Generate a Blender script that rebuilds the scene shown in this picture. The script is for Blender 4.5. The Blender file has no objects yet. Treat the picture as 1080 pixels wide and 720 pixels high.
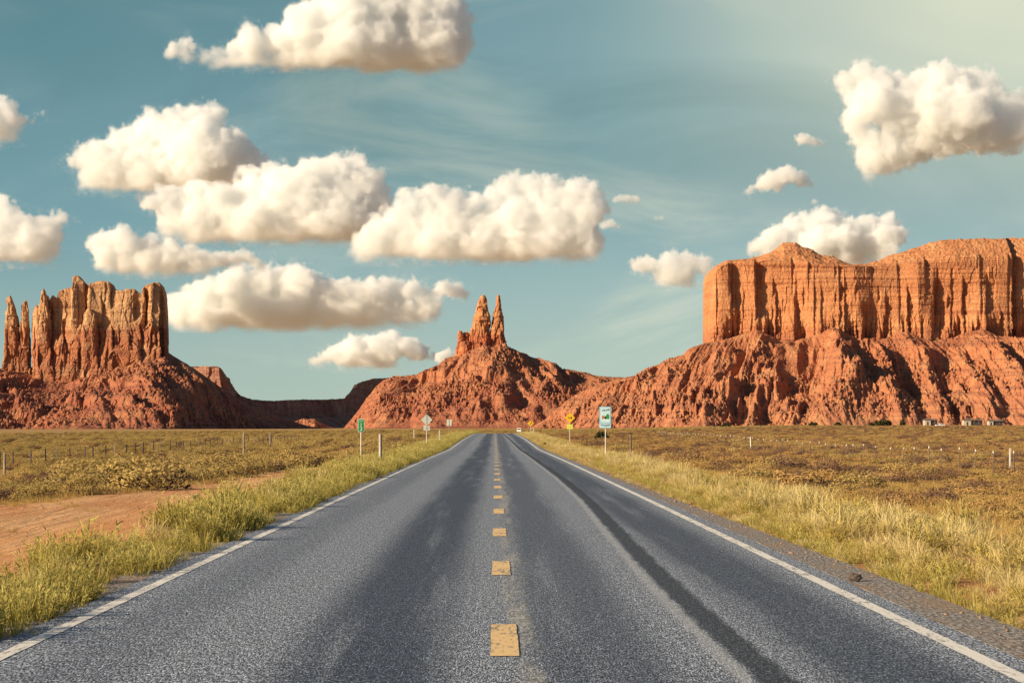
import bpy, bmesh, math, random
import numpy as np
from mathutils import Vector, Matrix

S = bpy.context.scene
COL = S.collection
random.seed(7)
RNG = np.random.default_rng(11)
R = math.radians

# ------------------------------------------------------------------ camera
F, CX, CY, VX, VY = 2700.0, 540.0, 360.0, 522.0, 450.0     # focal length in photo pixels, picture centre, vanishing point
CAM_Z = 1.7
cam_d = bpy.data.cameras.new('camera')
cam = bpy.data.objects.new('camera', cam_d)
COL.objects.link(cam)
cam_d.sensor_width = 36.0
cam_d.lens = 36.0 * F / 1080.0
cam_d.clip_start, cam_d.clip_end = 0.5, 90000.0
cam.location = (0, 0, CAM_Z)
cam.rotation_euler = (R(90) + math.atan((VY - CY) / F), 0, -math.atan((CX - VX) / F))
S.camera = cam
ROT = np.array(cam.rotation_euler.to_matrix())

# ------------------------------------------------------------------ sun, sky, exposure
SUN_EL, SUN_AZ = R(21), R(65)          # azimuth measured from straight behind the camera towards the left
s_dir = Vector((-math.sin(SUN_AZ) * math.cos(SUN_EL), -math.cos(SUN_AZ) * math.cos(SUN_EL), math.sin(SUN_EL)))
sun_d = bpy.data.lights.new('sun', 'SUN')
sun = bpy.data.objects.new('sun', sun_d)
COL.objects.link(sun)
sun_d.energy, sun_d.angle, sun_d.color = 4.6, R(0.5), (1.0, 0.80, 0.55)
sun.rotation_euler = s_dir.to_track_quat('Z', 'Y').to_euler()
sun.location = (-60, -40, 60)

S.view_settings.view_transform = 'Standard'
S.view_settings.look = 'None'
S.view_settings.exposure = 0.85
S.view_settings.gamma = 1.0
S.render.engine = 'CYCLES'
S.cycles.max_bounces = 16
S.cycles.diffuse_bounces = 3
S.cycles.volume_bounces = 16
S.cycles.use_denoising = True
S.cycles.denoiser = 'OPENIMAGEDENOISE'
S.cycles.denoising_input_passes = 'RGB_ALBEDO_NORMAL'
S.cycles.denoising_prefilter = 'ACCURATE'
S.cycles.transparent_max_bounces = 12

W = bpy.data.worlds.new('World')
S.world = W
W.use_nodes = True
wt = W.node_tree
wt.nodes.clear()


class NT:
    """short-hand for building node trees"""
    def __init__(s, tree):
        s.t = tree

    def n(s, kind, ins=None, **props):
        nd = s.t.nodes.new(kind)
        for k, v in props.items():
            setattr(nd, k, v)
        for k, v in (ins or {}).items():
            s.put(nd.inputs[k], v)
        return nd

    def put(s, sock, v):
        if isinstance(v, bpy.types.NodeSocket):
            s.t.links.new(v, sock)
        elif isinstance(v, bpy.types.Node):
            s.t.links.new(v.outputs[0], sock)
        else:
            if hasattr(sock, 'default_value') and not isinstance(sock.default_value, (float, int)) and len(v) == 3 and len(sock.default_value) == 4:
                v = (*v, 1.0)
            sock.default_value = v

    def math(s, op, a, b=0.0, c=None, clamp=False):
        ins = {0: a, 1: b}
        if c is not None:
            ins[2] = c
        return s.n('ShaderNodeMath', ins, operation=op, use_clamp=clamp).outputs[0]

    def mix(s, f, a, b, mode='MIX'):
        nd = s.n('ShaderNodeMix', None, data_type='RGBA', blend_type=mode)
        s.put(nd.inputs[0], f)
        s.put(nd.inputs[6], a)
        s.put(nd.inputs[7], b)
        return nd.outputs[2]

    def noise(s, vec, scale, detail=4.0, rough=0.55, out=0, dist=0.0):
        return s.n('ShaderNodeTexNoise', {'Vector': vec, 'Scale': scale, 'Detail': detail, 'Roughness': rough, 'Distortion': dist}).outputs[out]

    def ramp(s, fac, a, b, lo=0.0, hi=1.0):
        return s.n('ShaderNodeMapRange', {0: fac, 1: a, 2: b, 3: lo, 4: hi}, interpolation_type='SMOOTHSTEP').outputs[0]

    def scale(s, vec, xyz, loc=(0, 0, 0)):
        return s.n('ShaderNodeMapping', {'Vector': vec, 'Scale': xyz, 'Location': loc}).outputs[0]

    def xyz(s, vec):
        return s.n('ShaderNodeSeparateXYZ', {0: vec}).outputs


w = NT(wt)
sky = w.n('ShaderNodeTexSky', None, sky_type='NISHITA', sun_disc=False, sun_elevation=SUN_EL, sun_rotation=R(245),
          altitude=1600.0, air_density=1.0, dust_density=2.2, ozone_density=2.0)
wdir = w.n('ShaderNodeTexCoord').outputs['Generated']
wx, wy, wz = w.xyz(wdir)
az = w.math('DIVIDE', wx, w.math('MAXIMUM', wy, 0.05))
el = w.math('DIVIDE', wz, w.math('MAXIMUM', wy, 0.05))
front = w.ramp(wy, 0.55, 0.9)
tinted = w.mix(1.0, sky.outputs[0], (0.60, 0.72, 0.78), 'MULTIPLY')
# the vintage teal of the low sky ahead: pale at the horizon, deep above, deeper to the left
K = 9.0
c_ = lambda r, g, b_: (r * K, g * K, b_ * K)
hor = w.mix(w.ramp(az, -0.2, 0.2), c_(0.41, 0.520, 0.455), c_(0.480, 0.590, 0.505))
midc = w.mix(w.ramp(az, -0.22, 0.12), c_(0.175, 0.335, 0.365), c_(0.300, 0.445, 0.450))
topc = w.mix(w.ramp(az, -0.22, 0.16), c_(0.088, 0.215, 0.240), c_(0.230, 0.370, 0.370))
grad = w.mix(w.ramp(el, 0.0, 0.085), hor, midc)
grad = w.mix(w.ramp(el, 0.06, 0.185), grad, topc)
low = w.math('MULTIPLY', front, w.ramp(el, 0.5, 0.2))
tinted = w.mix(w.math('MULTIPLY', low, 0.85), tinted, grad)
# thin high veil: broad soft sheets and fibrous streaks, denser towards the right
pv = w.n('ShaderNodeCombineXYZ', {0: az, 1: el, 2: 0.0}).outputs[0]
veil_n = w.noise(w.scale(pv, (6.0, 17.0, 1.0), (3.1, 0.4, 0)), 1.0, 7.0, 0.62, dist=1.2)
veil_b = w.noise(w.scale(pv, (5.0, 11.0, 1.0), (1.7, 2.2, 0)), 1.0, 3.0, 0.5, dist=0.4)
veil = w.math('MULTIPLY', w.ramp(veil_n, 0.40, 0.72), w.ramp(veil_b, 0.38, 0.62))
veil = w.math('MULTIPLY', veil, w.ramp(az, -0.10, 0.08, 0.30, 1.0))
dark = w.noise(w.scale(pv, (5.0, 9.0, 1.0), (6.3, 1.9, 0)), 1.0, 5.0, 0.55, dist=0.8)
tinted = w.mix(w.math('MULTIPLY', w.math('MULTIPLY', w.ramp(dark, 0.43, 0.64), w.ramp(el, 0.05, 0.12)), w.math('MULTIPLY', low, 0.62)), tinted, c_(0.115, 0.235, 0.255))
corner = w.math('MULTIPLY', w.ramp(az, 0.02, 0.19), w.ramp(el, 0.055, 0.155))
corner = w.math('MULTIPLY', corner, w.ramp(veil_b, 0.25, 0.55, 0.55, 1.0))
fac = w.math('ADD', w.math('MULTIPLY', veil, 0.62), w.math('MULTIPLY', corner, 1.0), clamp=True)
skyc = w.mix(w.math('MULTIPLY', fac, front), tinted, c_(0.73, 0.74, 0.565))
bg = w.n('ShaderNodeBackground', {0: skyc, 1: 0.066})
wo = w.n('ShaderNodeOutputWorld')
wt.links.new(bg.outputs[0], wo.inputs[0])


# ------------------------------------------------------------------ numbers: rays, noise, terrain
def at(px, py, Y):
    """the point at depth Y on the sight line through a photo pixel (arrays allowed)"""
    px, py, Y = np.broadcast_arrays(np.asarray(px, float), np.asarray(py, float), np.asarray(Y, float))
    d = np.stack([(px - CX) / F, (CY - py) / F, -np.ones_like(px)], -1) @ ROT.T
    k = Y / d[..., 1]
    return d * k[..., None] + np.array([0, 0, CAM_Z])


def _h(ix, iy, iz, seed):
    h = (ix.astype(np.int64) * 374761393 + iy.astype(np.int64) * 668265263 + iz.astype(np.int64) * 2147483647 + seed * 974634777) & 0xFFFFFFFF
    h = ((h ^ (h >> 13)) * 1274126177) & 0xFFFFFFFF
    h = ((h ^ (h >> 16)) * 2246822519) & 0xFFFFFFFF
    return h ^ (h >> 15)


def noise3(x, y, z, seed=0):
    x, y, z = np.broadcast_arrays(np.asarray(x, float), np.asarray(y, float), np.asarray(z, float))
    xi, yi, zi = np.floor(x), np.floor(y), np.floor(z)
    fx, fy, fz = x - xi, y - yi, z - zi
    fade = lambda t: t * t * t * (t * (t * 6 - 15) + 10)
    u, v, q = fade(fx), fade(fy), fade(fz)
    xi, yi, zi = xi.astype(np.int64), yi.astype(np.int64), zi.astype(np.int64)
    out = 0.0
    for dx in (0, 1):
        for dy in (0, 1):
            for dz in (0, 1):
                h = _h(xi + dx, yi + dy, zi + dz, seed)
                gx = (h & 1023) / 511.5 - 1
                gy = ((h >> 10) & 1023) / 511.5 - 1
                gz = ((h >> 20) & 1023) / 511.5 - 1
                d = gx * (fx - dx) + gy * (fy - dy) + gz * (fz - dz)
                out = out + d * (u if dx else 1 - u) * (v if dy else 1 - v) * (q if dz else 1 - q)
    return out * 1.3


def noise2(x, y, seed=0):
    x, y = np.broadcast_arrays(np.asarray(x, float), np.asarray(y, float))
    xi, yi = np.floor(x), np.floor(y)
    fx, fy = x - xi, y - yi
    fade = lambda t: t * t * t * (t * (t * 6 - 15) + 10)
    u, v = fade(fx), fade(fy)
    xi, yi = xi.astype(np.int64), yi.astype(np.int64)
    z0 = np.zeros_like(xi)
    out = 0.0
    for dx in (0, 1):
        for dy in (0, 1):
            h = _h(xi + dx, yi + dy, z0, seed)
            gx = (h & 1023) / 511.5 - 1
            gy = ((h >> 10) & 1023) / 511.5 - 1
            d = gx * (fx - dx) + gy * (fy - dy)
            out = out + d * (u if dx else 1 - u) * (v if dy else 1 - v)
    return out * 1.5


def blocks(x, y, z, seed=0):
    """jointed rock: every cell of a jittered lattice is a block with its own offset and its own tilted face"""
    x, y, z = np.broadcast_arrays(np.asarray(x, float), np.asarray(y, float), np.asarray(z, float))
    xi, yi, zi = np.floor(x).astype(np.int64), np.floor(y).astype(np.int64), np.floor(z).astype(np.int64)
    best = np.full(x.shape, 1e9); out = np.zeros(x.shape)
    for dx in (-1, 0, 1):
        for dy in (-1, 0, 1):
            for dz in (-1, 0, 1):
                h = _h(xi + dx, yi + dy, zi + dz, seed)
                px_ = x - (xi + dx + 0.1 + 0.8 * (h & 1023) / 1023.0)
                py_ = y - (yi + dy + 0.1 + 0.8 * ((h >> 10) & 1023) / 1023.0)
                pz_ = z - (zi + dz + 0.1 + 0.8 * ((h >> 20) & 1023) / 1023.0)
                d = np.maximum(np.abs(px_), np.abs(py_)) + 0.6 * np.abs(pz_)
                g = _h(xi + dx, yi + dy, zi + dz, seed + 101)
                v = (g & 255) / 127.5 - 1 + px_ * (((g >> 8) & 255) / 127.5 - 1) * 1.3 + py_ * (((g >> 16) & 255) / 127.5 - 1) * 1.3 + pz_ * (((g >> 24) & 255) / 127.5 - 1) * 0.9
                k = d < best
                best = np.where(k, d, best); out = np.where(k, v, out)
    return out


def fbm2(x, y, octv=4, seed=0, gain=0.5):
    s, a = 0.0, 1.0
    for o in range(octv):
        s = s + a * noise2(x * 2 ** o, y * 2 ** o, seed + o * 17)
        a *= gain
    return s


def sstep(a, b, x):
    t = np.clip((x - a) / (b - a), 0, 1)
    return t * t * (3 - 2 * t)


_ry = np.arange(-60, 1400, 2.0)
_rz = np.interp(_ry, [-60, 60, 130, 180, 208, 238, 300, 380, 460, 520, 600, 700, 900, 1400],
                [0, 0, -0.03, -0.10, -0.14, -0.02, 0.22, 0.36, 0.43, 0.40, -0.2, -1.6, -2.6, -2.8])
_k = np.hanning(17); _k /= _k.sum()
_rz = np.convolve(np.pad(_rz, 8, mode='edge'), _k, 'valid')


def road_z(y):
    return np.interp(y, _ry, _rz)


ROAD_L, ROAD_R = -3.92, 3.86          # pavement edges
LINE_L, LINE_R, MID = -3.66, 3.57, 0.075
SH_R = 4.75


def road_dx(y):
    """the road bends a little to the right past the crest"""
    return np.where(y > 470, (np.maximum(y - 470, 0) / 100.0) ** 2 * 2.2, 0.0)


def ground_z(x, y):
    x, y = np.broadcast_arrays(np.asarray(x, float), np.asarray(y, float))
    near = road_z(y)
    far_w = sstep(450, 800, y)
    base = near * (1 - far_w) + far_w * (-0.25)
    xr = x - road_dx(y)
    dl = np.maximum(-xr - 4.4, 0)
    dr = np.maximum(xr - 4.9, 0)
    drop = -1.15 * sstep(0, 28, dl) ** 0.8 - 0.72 * sstep(0, 20, dr) ** 0.8
    drop = drop - 0.10 * np.exp(-((dl - 4.5) / 2.0) ** 2) * (dl > 0)
    drop = drop * (1 - 0.75 * sstep(500, 1500, y))
    rise = 2.6 * sstep(500, 1600, y) * sstep(0.02, 0.12, x / np.maximum(y, 1)) - 0.4 * sstep(900, 2500, y) * sstep(0.02, 0.12, -x / np.maximum(y, 1))
    off = sstep(0.0, 4.0, dl + dr)
    bump = 0.16 * noise2(x / 14.0, y / 22.0, 3) + 0.07 * noise2(x / 3.1, y / 4.2, 5) + 0.025 * noise2(x / 0.8, y / 0.9, 8)
    z = base + drop + rise + off * bump
    # the bed under the pavement
    z = np.where((xr > -4.25) & (xr < 4.85) & (y < 760), near - 0.07, z)
    return z


def mesh_obj(name, verts, faces, mat, parent=None, smooth=False, mats=None, fmat=None):
    """verts (n,3) and faces (m,4) or (m,3) arrays -> one linked mesh object"""
    verts = np.asarray(verts, np.float32).reshape(-1, 3)
    faces = np.asarray(faces, np.int32)
    me = bpy.data.meshes.new(name)
    k = faces.shape[1]
    me.vertices.add(len(verts)); me.vertices.foreach_set('co', verts.ravel())
    me.loops.add(faces.size); me.loops.foreach_set('vertex_index', faces.ravel())
    me.polygons.add(len(faces))
    me.polygons.foreach_set('loop_start', np.arange(0, faces.size, k, dtype=np.int32))
    me.polygons.foreach_set('loop_total', np.full(len(faces), k, np.int32))
    for m in (mats or [mat]):
        me.materials.append(m)
    if fmat is not None:
        me.polygons.foreach_set('material_index', np.asarray(fmat, np.int32))
    me.polygons.foreach_set('use_smooth', np.full(len(faces), smooth, bool))
    me.update(calc_edges=True)
    o = bpy.data.objects.new(name, me)
    COL.objects.link(o)
    if parent is not None:
        o.parent = parent
    return o


def grid_faces(n, m, wrap=False):
    i, j = np.meshgrid(np.arange(n if wrap else n - 1), np.arange(m - 1), indexing='ij')
    i2 = (i + 1) % n
    return np.stack([i * m + j, i2 * m + j, i2 * m + j + 1, i * m + j + 1], -1).reshape(-1, 4)


def tag(o, label=None, cat=None, group=None, kind=None):
    for k, v in (('label', label), ('category', cat), ('group', group), ('kind', kind)):
        if v:
            o[k] = v
    return o


def empty(name, loc, rz=0.0):
    o = bpy.data.objects.new(name, None)
    COL.objects.link(o)
    o.location = loc
    o.rotation_euler = (0, 0, rz)
    return o


def copy_tree(o, parent=None):
    c = o.copy()
    COL.objects.link(c)
    c.parent = parent
    for ch in list(o.children):
        copy_tree(ch, c)
    return c


# ------------------------------------------------------------------ materials
def material(name, rough=0.9, spec=0.2):
    m = bpy.data.materials.new(name)
    m.use_nodes = True
    t = NT(m.node_tree)
    b = m.node_tree.nodes['Principled BSDF']
    b.inputs['Roughness'].default_value = rough
    b.inputs['Specular IOR Level'].default_value = spec
    return m, t, b


def pos(t):
    return t.n('ShaderNodeNewGeometry').outputs['Position']


def bump(t, b, height, strength, dist):
    nd = t.n('ShaderNodeBump', {'Height': height, 'Strength': strength, 'Distance': dist})
    t.put(b.inputs['Normal'], nd.outputs[0])


def plain_mat(name, col, rough=0.8, var=0.12, scale=6.0, metal=0.0, spec=0.3):
    m, t, b = material(name, rough, spec)
    tc = t.n('ShaderNodeTexCoord').outputs['Object']
    n = t.noise(tc, scale, 5.0, 0.6)
    dark = tuple(c * (1 - 2.2 * var) for c in col)
    light = tuple(min(1, c * (1 + 1.2 * var)) for c in col)
    t.put(b.inputs['Base Color'], t.mix(t.ramp(n, 0.3, 0.7), dark, light))
    b.inputs['Metallic'].default_value = metal
    return m


def rock_mat(name, low, high, split_z, width, pale, dark, strata=7.0, streak=True):
    """layered desert sandstone: colour belts by height, ledge lines, dark varnish running down, pale scars"""
    m, t, b = material(name, 0.95, 0.05)
    p = pos(t)
    x, y, z = t.xyz(p)
    zn = t.math('ADD', z, t.math('MULTIPLY', t.math('SUBTRACT', t.noise(p, 0.012, 4.0), 0.5), width * 2.2))
    base = t.mix(t.ramp(zn, split_z - width, split_z + width), low, high)
    n1 = t.noise(p, 0.03, 6.0, 0.6)
    base = t.mix(t.ramp(n1, 0.42, 0.72, 0, 0.75), base, pale)
    zs = t.n('ShaderNodeCombineXYZ', {0: t.math('MULTIPLY', x, 0.004), 1: t.math('MULTIPLY', y, 0.004), 2: t.math('DIVIDE', z, strata)}).outputs[0]
    n2 = t.noise(zs, 1.0, 5.0, 0.7)
    base = t.mix(t.ramp(n2, 0.46, 0.66, 0, 0.62), base, dark)
    if streak:
        vs = t.scale(p, (0.11, 0.11, 0.006))
        n3 = t.noise(vs, 1.0, 5.0, 0.6)
        base = t.mix(t.ramp(n3, 0.52, 0.75, 0, 0.42), base, dark)
    n4 = t.noise(p, 0.35, 4.0, 0.7)
    base = t.mix(1.0, base, t.n('ShaderNodeCombineColor', {i: t.ramp(n4, 0.2, 0.8, 0.70, 1.28) for i in range(3)}).outputs[0], 'MULTIPLY')
    t.put(b.inputs['Base Color'], base)
    hb = t.math('ADD', t.noise(p, 0.25, 6.0, 0.7), t.math('MULTIPLY', n2, 0.5))
    bump(t, b, hb, 0.9, 1.6)
    return m


M = {}
M['cliff_tan'] = rock_mat('tan_over_red_sandstone', (0.36, 0.140, 0.070), (0.50, 0.280, 0.140), 135.0, 11.0, (0.54, 0.33, 0.17), (0.25, 0.100, 0.058))
M['cliff_orange'] = rock_mat('orange_sandstone', (0.36, 0.135, 0.066), (0.475, 0.200, 0.088), 138.0, 7.0, (0.53, 0.275, 0.13), (0.30, 0.115, 0.060))
M['spire_rock'] = rock_mat('spire_sandstone', (0.40, 0.130, 0.060), (0.54, 0.245, 0.105), 158.0, 9.0, (0.56, 0.27, 0.12), (0.26, 0.085, 0.05))
M['talus'] = rock_mat('red_talus', (0.31, 0.112, 0.063), (0.36, 0.142, 0.072), 60.0, 25.0, (0.42, 0.200, 0.100), (0.17, 0.070, 0.052), 5.0, False)
M['talus_orange'] = rock_mat('orange_talus', (0.37, 0.148, 0.077), (0.38, 0.145, 0.071), 60.0, 25.0, (0.46, 0.235, 0.113), (0.19, 0.078, 0.054), 5.0, False)
M['far_rock'] = rock_mat('far_mesa_rock', (0.27, 0.12, 0.085), (0.36, 0.19, 0.12), 105.0, 10.0, (0.38, 0.22, 0.14), (0.19, 0.085, 0.065))

# ground: red-orange soil, dry litter, the bare track as an attribute of the mesh
gm, t, b = material('desert_soil', 0.95, 0.05)
p = pos(t)
dirt = t.n('ShaderNodeAttribute', None, attribute_name='bare').outputs['Fac']
soil = t.mix(t.ramp(t.noise(p, 0.35, 5.0, 0.6), 0.35, 0.68), (0.34, 0.140, 0.055), (0.44, 0.235, 0.105))
lit = t.mix(t.ramp(t.noise(p, 1.7, 5.0, 0.65), 0.35, 0.7), (0.34, 0.225, 0.085), (0.52, 0.37, 0.15))
xg = t.xyz(p)[0]
cov = t.ramp(t.noise(p, 0.12, 4.0, 0.6), 0.36, 0.60)
basec = t.mix(cov, soil, lit)
sand = t.mix(t.ramp(t.noise(t.scale(p, (0.5, 0.09, 1)), 1.0, 5.0, 0.6), 0.32, 0.68), (0.50, 0.225, 0.095), (0.66, 0.385, 0.185))
basec = t.mix(dirt, basec, sand)
fine = t.noise(p, 14.0, 4.0, 0.7)
basec = t.mix(1.0, basec, t.n('ShaderNodeCombineColor', {i: t.ramp(fine, 0.2, 0.8, 0.72, 1.22) for i in range(3)}).outputs[0], 'MULTIPLY')
t.put(b.inputs['Base Color'], basec)
ruts = t.noise(t.scale(p, (3.2, 0.12, 1.0)), 1.0, 5.0, 0.6)
bump(t, b, t.math('ADD', t.noise(p, 5.0, 6.0, 0.7), t.math('MULTIPLY', ruts, 1.4)), 0.8, 0.07)
M['ground'] = gm

# road: aged chip seal, pale stones in dark binder, polished and oil-darkened lanes
rm, t, b = material('chip_seal', 0.85, 0.25)
p = pos(t)
px_, py_, pz_ = t.xyz(p)
chip = t.noise(t.scale(p, (85.0, 12.0, 1.0)), 1.0, 2.0, 0.7)
chip2 = t.noise(t.scale(p, (38.0, 5.0, 1.0)), 1.0, 3.0, 0.7)
mott = t.noise(t.scale(p, (2.0, 0.055, 1.0)), 1.0, 6.0, 0.66)
wob = t.math('MULTIPLY', t.math('SUBTRACT', t.noise(t.scale(p, (0.0, 0.035, 0.0)), 1.0, 3.0), 0.5), 0.5)
xw = t.math('ADD', px_, wob)


def lane(c, wd):
    d = t.math('ABSOLUTE', t.math('SUBTRACT', xw, c))
    return t.ramp(d, wd * 0.35, wd, 1.0, 0.0)


darkband = lane(-0.95, 0.85)
for c_, w_, k_ in ((0.75, 0.75, 0.75), (2.75, 0.75, 0.9), (-2.9, 0.55, 0.35)):
    darkband = t.math('MAXIMUM', darkband, t.math('MULTIPLY', lane(c_, w_), k_))
tone = t.math('MULTIPLY', darkband, t.ramp(mott, 0.20, 0.52))
blotch = t.noise(t.scale(p, (0.45, 0.9, 1.0), (5, 3, 0)), 1.0, 4.0, 0.6)  # random dark blotches, stretched across the road
tone = t.math('MAXIMUM', tone, t.math('MULTIPLY', t.ramp(blotch, 0.60, 0.74), 0.5))
chip3 = t.noise(t.scale(p, (17.0, 2.2, 1.0)), 1.0, 2.0, 0.6)
lightc = t.mix(t.ramp(chip, 0.44, 0.60), (0.030, 0.042, 0.070), (0.46, 0.50, 0.545))
darkc = t.mix(t.ramp(chip, 0.46, 0.66), (0.016, 0.025, 0.046), (0.17, 0.20, 0.25))
rc = t.mix(tone, lightc, darkc)
worn = t.math('MULTIPLY', lane(0.21, 0.16), t.ramp(t.noise(t.scale(p, (3.0, 0.25, 1)), 1.0, 4.0), 0.40, 0.62))
rc = t.mix(t.math('MULTIPLY', worn, 0.62), rc, (0.33, 0.32, 0.28))
rc = t.mix(1.0, rc, t.n('ShaderNodeCombineColor', {i: t.math('MULTIPLY', t.ramp(chip2, 0.30, 0.70, 0.42, 1.60), t.ramp(chip3, 0.3, 0.7, 0.80, 1.22)) for i in range(3)}).outputs[0], 'MULTIPLY')
seam = t.n('ShaderNodeAttribute', None, attribute_name='seam').outputs['Fac']
seam = t.math('ADD', seam, t.math('MULTIPLY', t.math('SUBTRACT', t.noise(t.scale(p, (5.0, 0.8, 1.0)), 1.0, 5.0, 0.65), 0.5), 0.16))
grit = t.noise(t.scale(p, (46.0, 6.0, 1.0)), 1.0, 3.0, 0.7)
tard = t.ramp(t.math('ABSOLUTE', seam), 0.085, 0.17, 1.0, 0.0)
tard = t.math('MULTIPLY', tard, t.ramp(grit, 0.34, 0.62, 1.0, 0.72))
pale = t.ramp(t.math('ABSOLUTE', t.math('ADD', seam, 0.21)), 0.02, 0.10, 1.0, 0.0)
rc = t.mix(t.math('MULTIPLY', pale, 0.42), rc, (0.42, 0.425, 0.42))
rc = t.mix(tard, rc, (0.014, 0.019, 0.030))
t.put(b.inputs['Base Color'], rc)
bump(t, b, chip, 0.55, 0.012)
M['road'] = rm


def paint_mat(name, col, under, keep, scl):
    m, t, b = material(name, 0.75, 0.3)
    p = pos(t)
    n = t.noise(t.scale(p, (26.0, 4.0, 1.0)), 1.0, 4.0, 0.7)
    n2 = t.noise(t.scale(p, (scl, scl * 0.3, 1.0)), 1.0, 4.0, 0.6)
    k = t.math('ADD', t.math('MULTIPLY', n, 0.6), t.math('MULTIPLY', n2, 0.4))
    c = t.mix(t.ramp(k, keep - 0.05, keep + 0.06), under, col)
    t.put(b.inputs['Base Color'], c)
    bump(t, b, n, 0.4, 0.008)
    return m


M['white_paint'] = paint_mat('worn_white_paint', (0.72, 0.69, 0.62), (0.20, 0.20, 0.19), 0.435, 3.0)
M['yellow_paint'] = paint_mat('worn_yellow_paint', (0.74, 0.50, 0.23), (0.24, 0.21, 0.16), 0.45, 3.0)
M['tar'] = paint_mat('crack_sealing_tar', (0.014, 0.018, 0.028), (0.12, 0.135, 0.16), 0.455, 1.6)
M['pale_seam'] = paint_mat('pale_dusty_seam', (0.36, 0.365, 0.36), (0.16, 0.17, 0.185), 0.52, 2.0)

sm, t, b = material('shoulder_gravel', 0.95, 0.1)
p = pos(t)
g1 = t.noise(t.scale(p, (28.0, 6.0, 1.0)), 1.0, 3.0, 0.75)
g2 = t.noise(t.scale(p, (1.5, 0.5, 1.0)), 1.0, 4.0, 0.6)
gc = t.mix(t.ramp(g1, 0.38, 0.68), (0.11, 0.098, 0.092), (0.44, 0.40, 0.35))
gc = t.mix(t.ramp(g2, 0.45, 0.7, 0, 0.6), gc, (0.30, 0.20, 0.12))
t.put(b.inputs['Base Color'], gc)
bump(t, b, g1, 0.8, 0.02)
M['gravel'] = sm


def leaf_mat(name, a, c, tip=None, trans=0.3):
    m = bpy.data.materials.new(name)
    m.use_nodes = True
    t = NT(m.node_tree)
    m.node_tree.nodes.clear()
    rnd = t.n('ShaderNodeObjectInfo').outputs['Random']
    oc = t.n('ShaderNodeTexCoord').outputs['Object']
    isl = t.n('ShaderNodeNewGeometry').outputs['Random Per Island']
    col = t.mix(t.math('MULTIPLY_ADD', rnd, 0.6, t.math('MULTIPLY', isl, 0.4)), a, c)
    if tip is not None:
        h = t.xyz(oc)[2]
        col = t.mix(t.ramp(h, 0.18, 0.5, 0.0, 0.8), col, tip)
    d = t.n('ShaderNodeBsdfDiffuse', {'Color': col, 'Roughness': 0.8})
    tr = t.n('ShaderNodeBsdfTranslucent', {'Color': col})
    mx = t.n('ShaderNodeMixShader', {0: trans, 1: d.outputs[0], 2: tr.outputs[0]})
    o = t.n('ShaderNodeOutputMaterial')
    t.put(o.inputs[0], mx.outputs[0])
    return m


M['verge_green'] = leaf_mat('yellow_green_verge_grass', (0.28, 0.230, 0.050), (0.54, 0.455, 0.125), (0.72, 0.62, 0.22))
M['straw'] = leaf_mat('pale_straw_grass', (0.54, 0.41, 0.15), (0.72, 0.59, 0.27), (0.84, 0.72, 0.40))
M['dry_grass'] = leaf_mat('dry_orange_grass', (0.44, 0.27, 0.08), (0.60, 0.44, 0.16))
M['sage'] = leaf_mat('olive_sage_leaves', (0.36, 0.255, 0.080), (0.60, 0.44, 0.165), None, 0.15)
M['brown_shrub'] = leaf_mat('brown_shrub_twigs', (0.36, 0.205, 0.080), (0.56, 0.36, 0.135), None, 0.15)
M['dark_shrub'] = leaf_mat('dark_purple_brown_twigs', (0.17, 0.095, 0.070), (0.27, 0.155, 0.095), None, 0.1)
M['juniper'] = leaf_mat('dark_juniper_leaves', (0.035, 0.040, 0.018), (0.075, 0.075, 0.030), None, 0.1)
M['deadwood_shade'] = leaf_mat('dead_wood_shade', (0.055, 0.034, 0.030), (0.12, 0.075, 0.058), None, 0.0)  # dead twigs, near black so that shrub bases look shaded
M['twig'] = plain_mat('grey_brown_twigs', (0.16, 0.11, 0.075))
M['post_wood'] = plain_mat('weathered_grey_wood', (0.30, 0.24, 0.18), 0.9, 0.2, 8.0)
M['post_brown'] = plain_mat('brown_stake', (0.20, 0.145, 0.09), 0.9, 0.2, 8.0)
M['post_dark'] = plain_mat('dark_rusty_steel', (0.075, 0.055, 0.05), 0.7, 0.2, 8.0)
M['post_pale'] = plain_mat('pale_post', (0.66, 0.62, 0.53), 0.8, 0.12, 8.0)
M['post_cap'] = plain_mat('white_painted_tip', (0.60, 0.57, 0.50), 0.7, 0.05, 8.0)
M['galv'] = plain_mat('galvanised_steel', (0.55, 0.55, 0.53), 0.45, 0.1, 5.0, 0.6)
M['sign_back'] = plain_mat('bare_aluminium_sign_back', (0.62, 0.64, 0.56), 0.55, 0.06, 4.0, 0.15)
M['sign_green'] = plain_mat('green_sign_sheeting', (0.015, 0.30, 0.10), 0.5, 0.06, 4.0)
M['sign_white'] = plain_mat('white_sign_sheeting', (0.80, 0.80, 0.76), 0.5, 0.04, 4.0)
M['sign_yellow'] = plain_mat('yellow_sign_sheeting', (0.78, 0.46, 0.03), 0.5, 0.05, 4.0)
M['sign_lime'] = plain_mat('yellow_green_sheeting', (0.66, 0.66, 0.10), 0.5, 0.05, 4.0)
M['sign_blue'] = plain_mat('blue_sign_ink', (0.02, 0.14, 0.26), 0.5, 0.05, 4.0)
M['panel_blue'] = plain_mat('pale_blue_panel', (0.52, 0.70, 0.74), 0.5, 0.05, 4.0)
M['sign_paleblue'] = plain_mat('pale_blue_border', (0.22, 0.46, 0.56), 0.5, 0.05, 4.0)
M['sign_black'] = plain_mat('black_sign_ink', (0.02, 0.018, 0.015), 0.6, 0.05, 4.0)
M['ink_brown'] = plain_mat('brown_sign_ink', (0.40, 0.20, 0.07), 0.6, 0.05, 4.0)
M['ink_leaf'] = plain_mat('leaf_green_ink', (0.02, 0.25, 0.08), 0.6, 0.05, 4.0)
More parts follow.
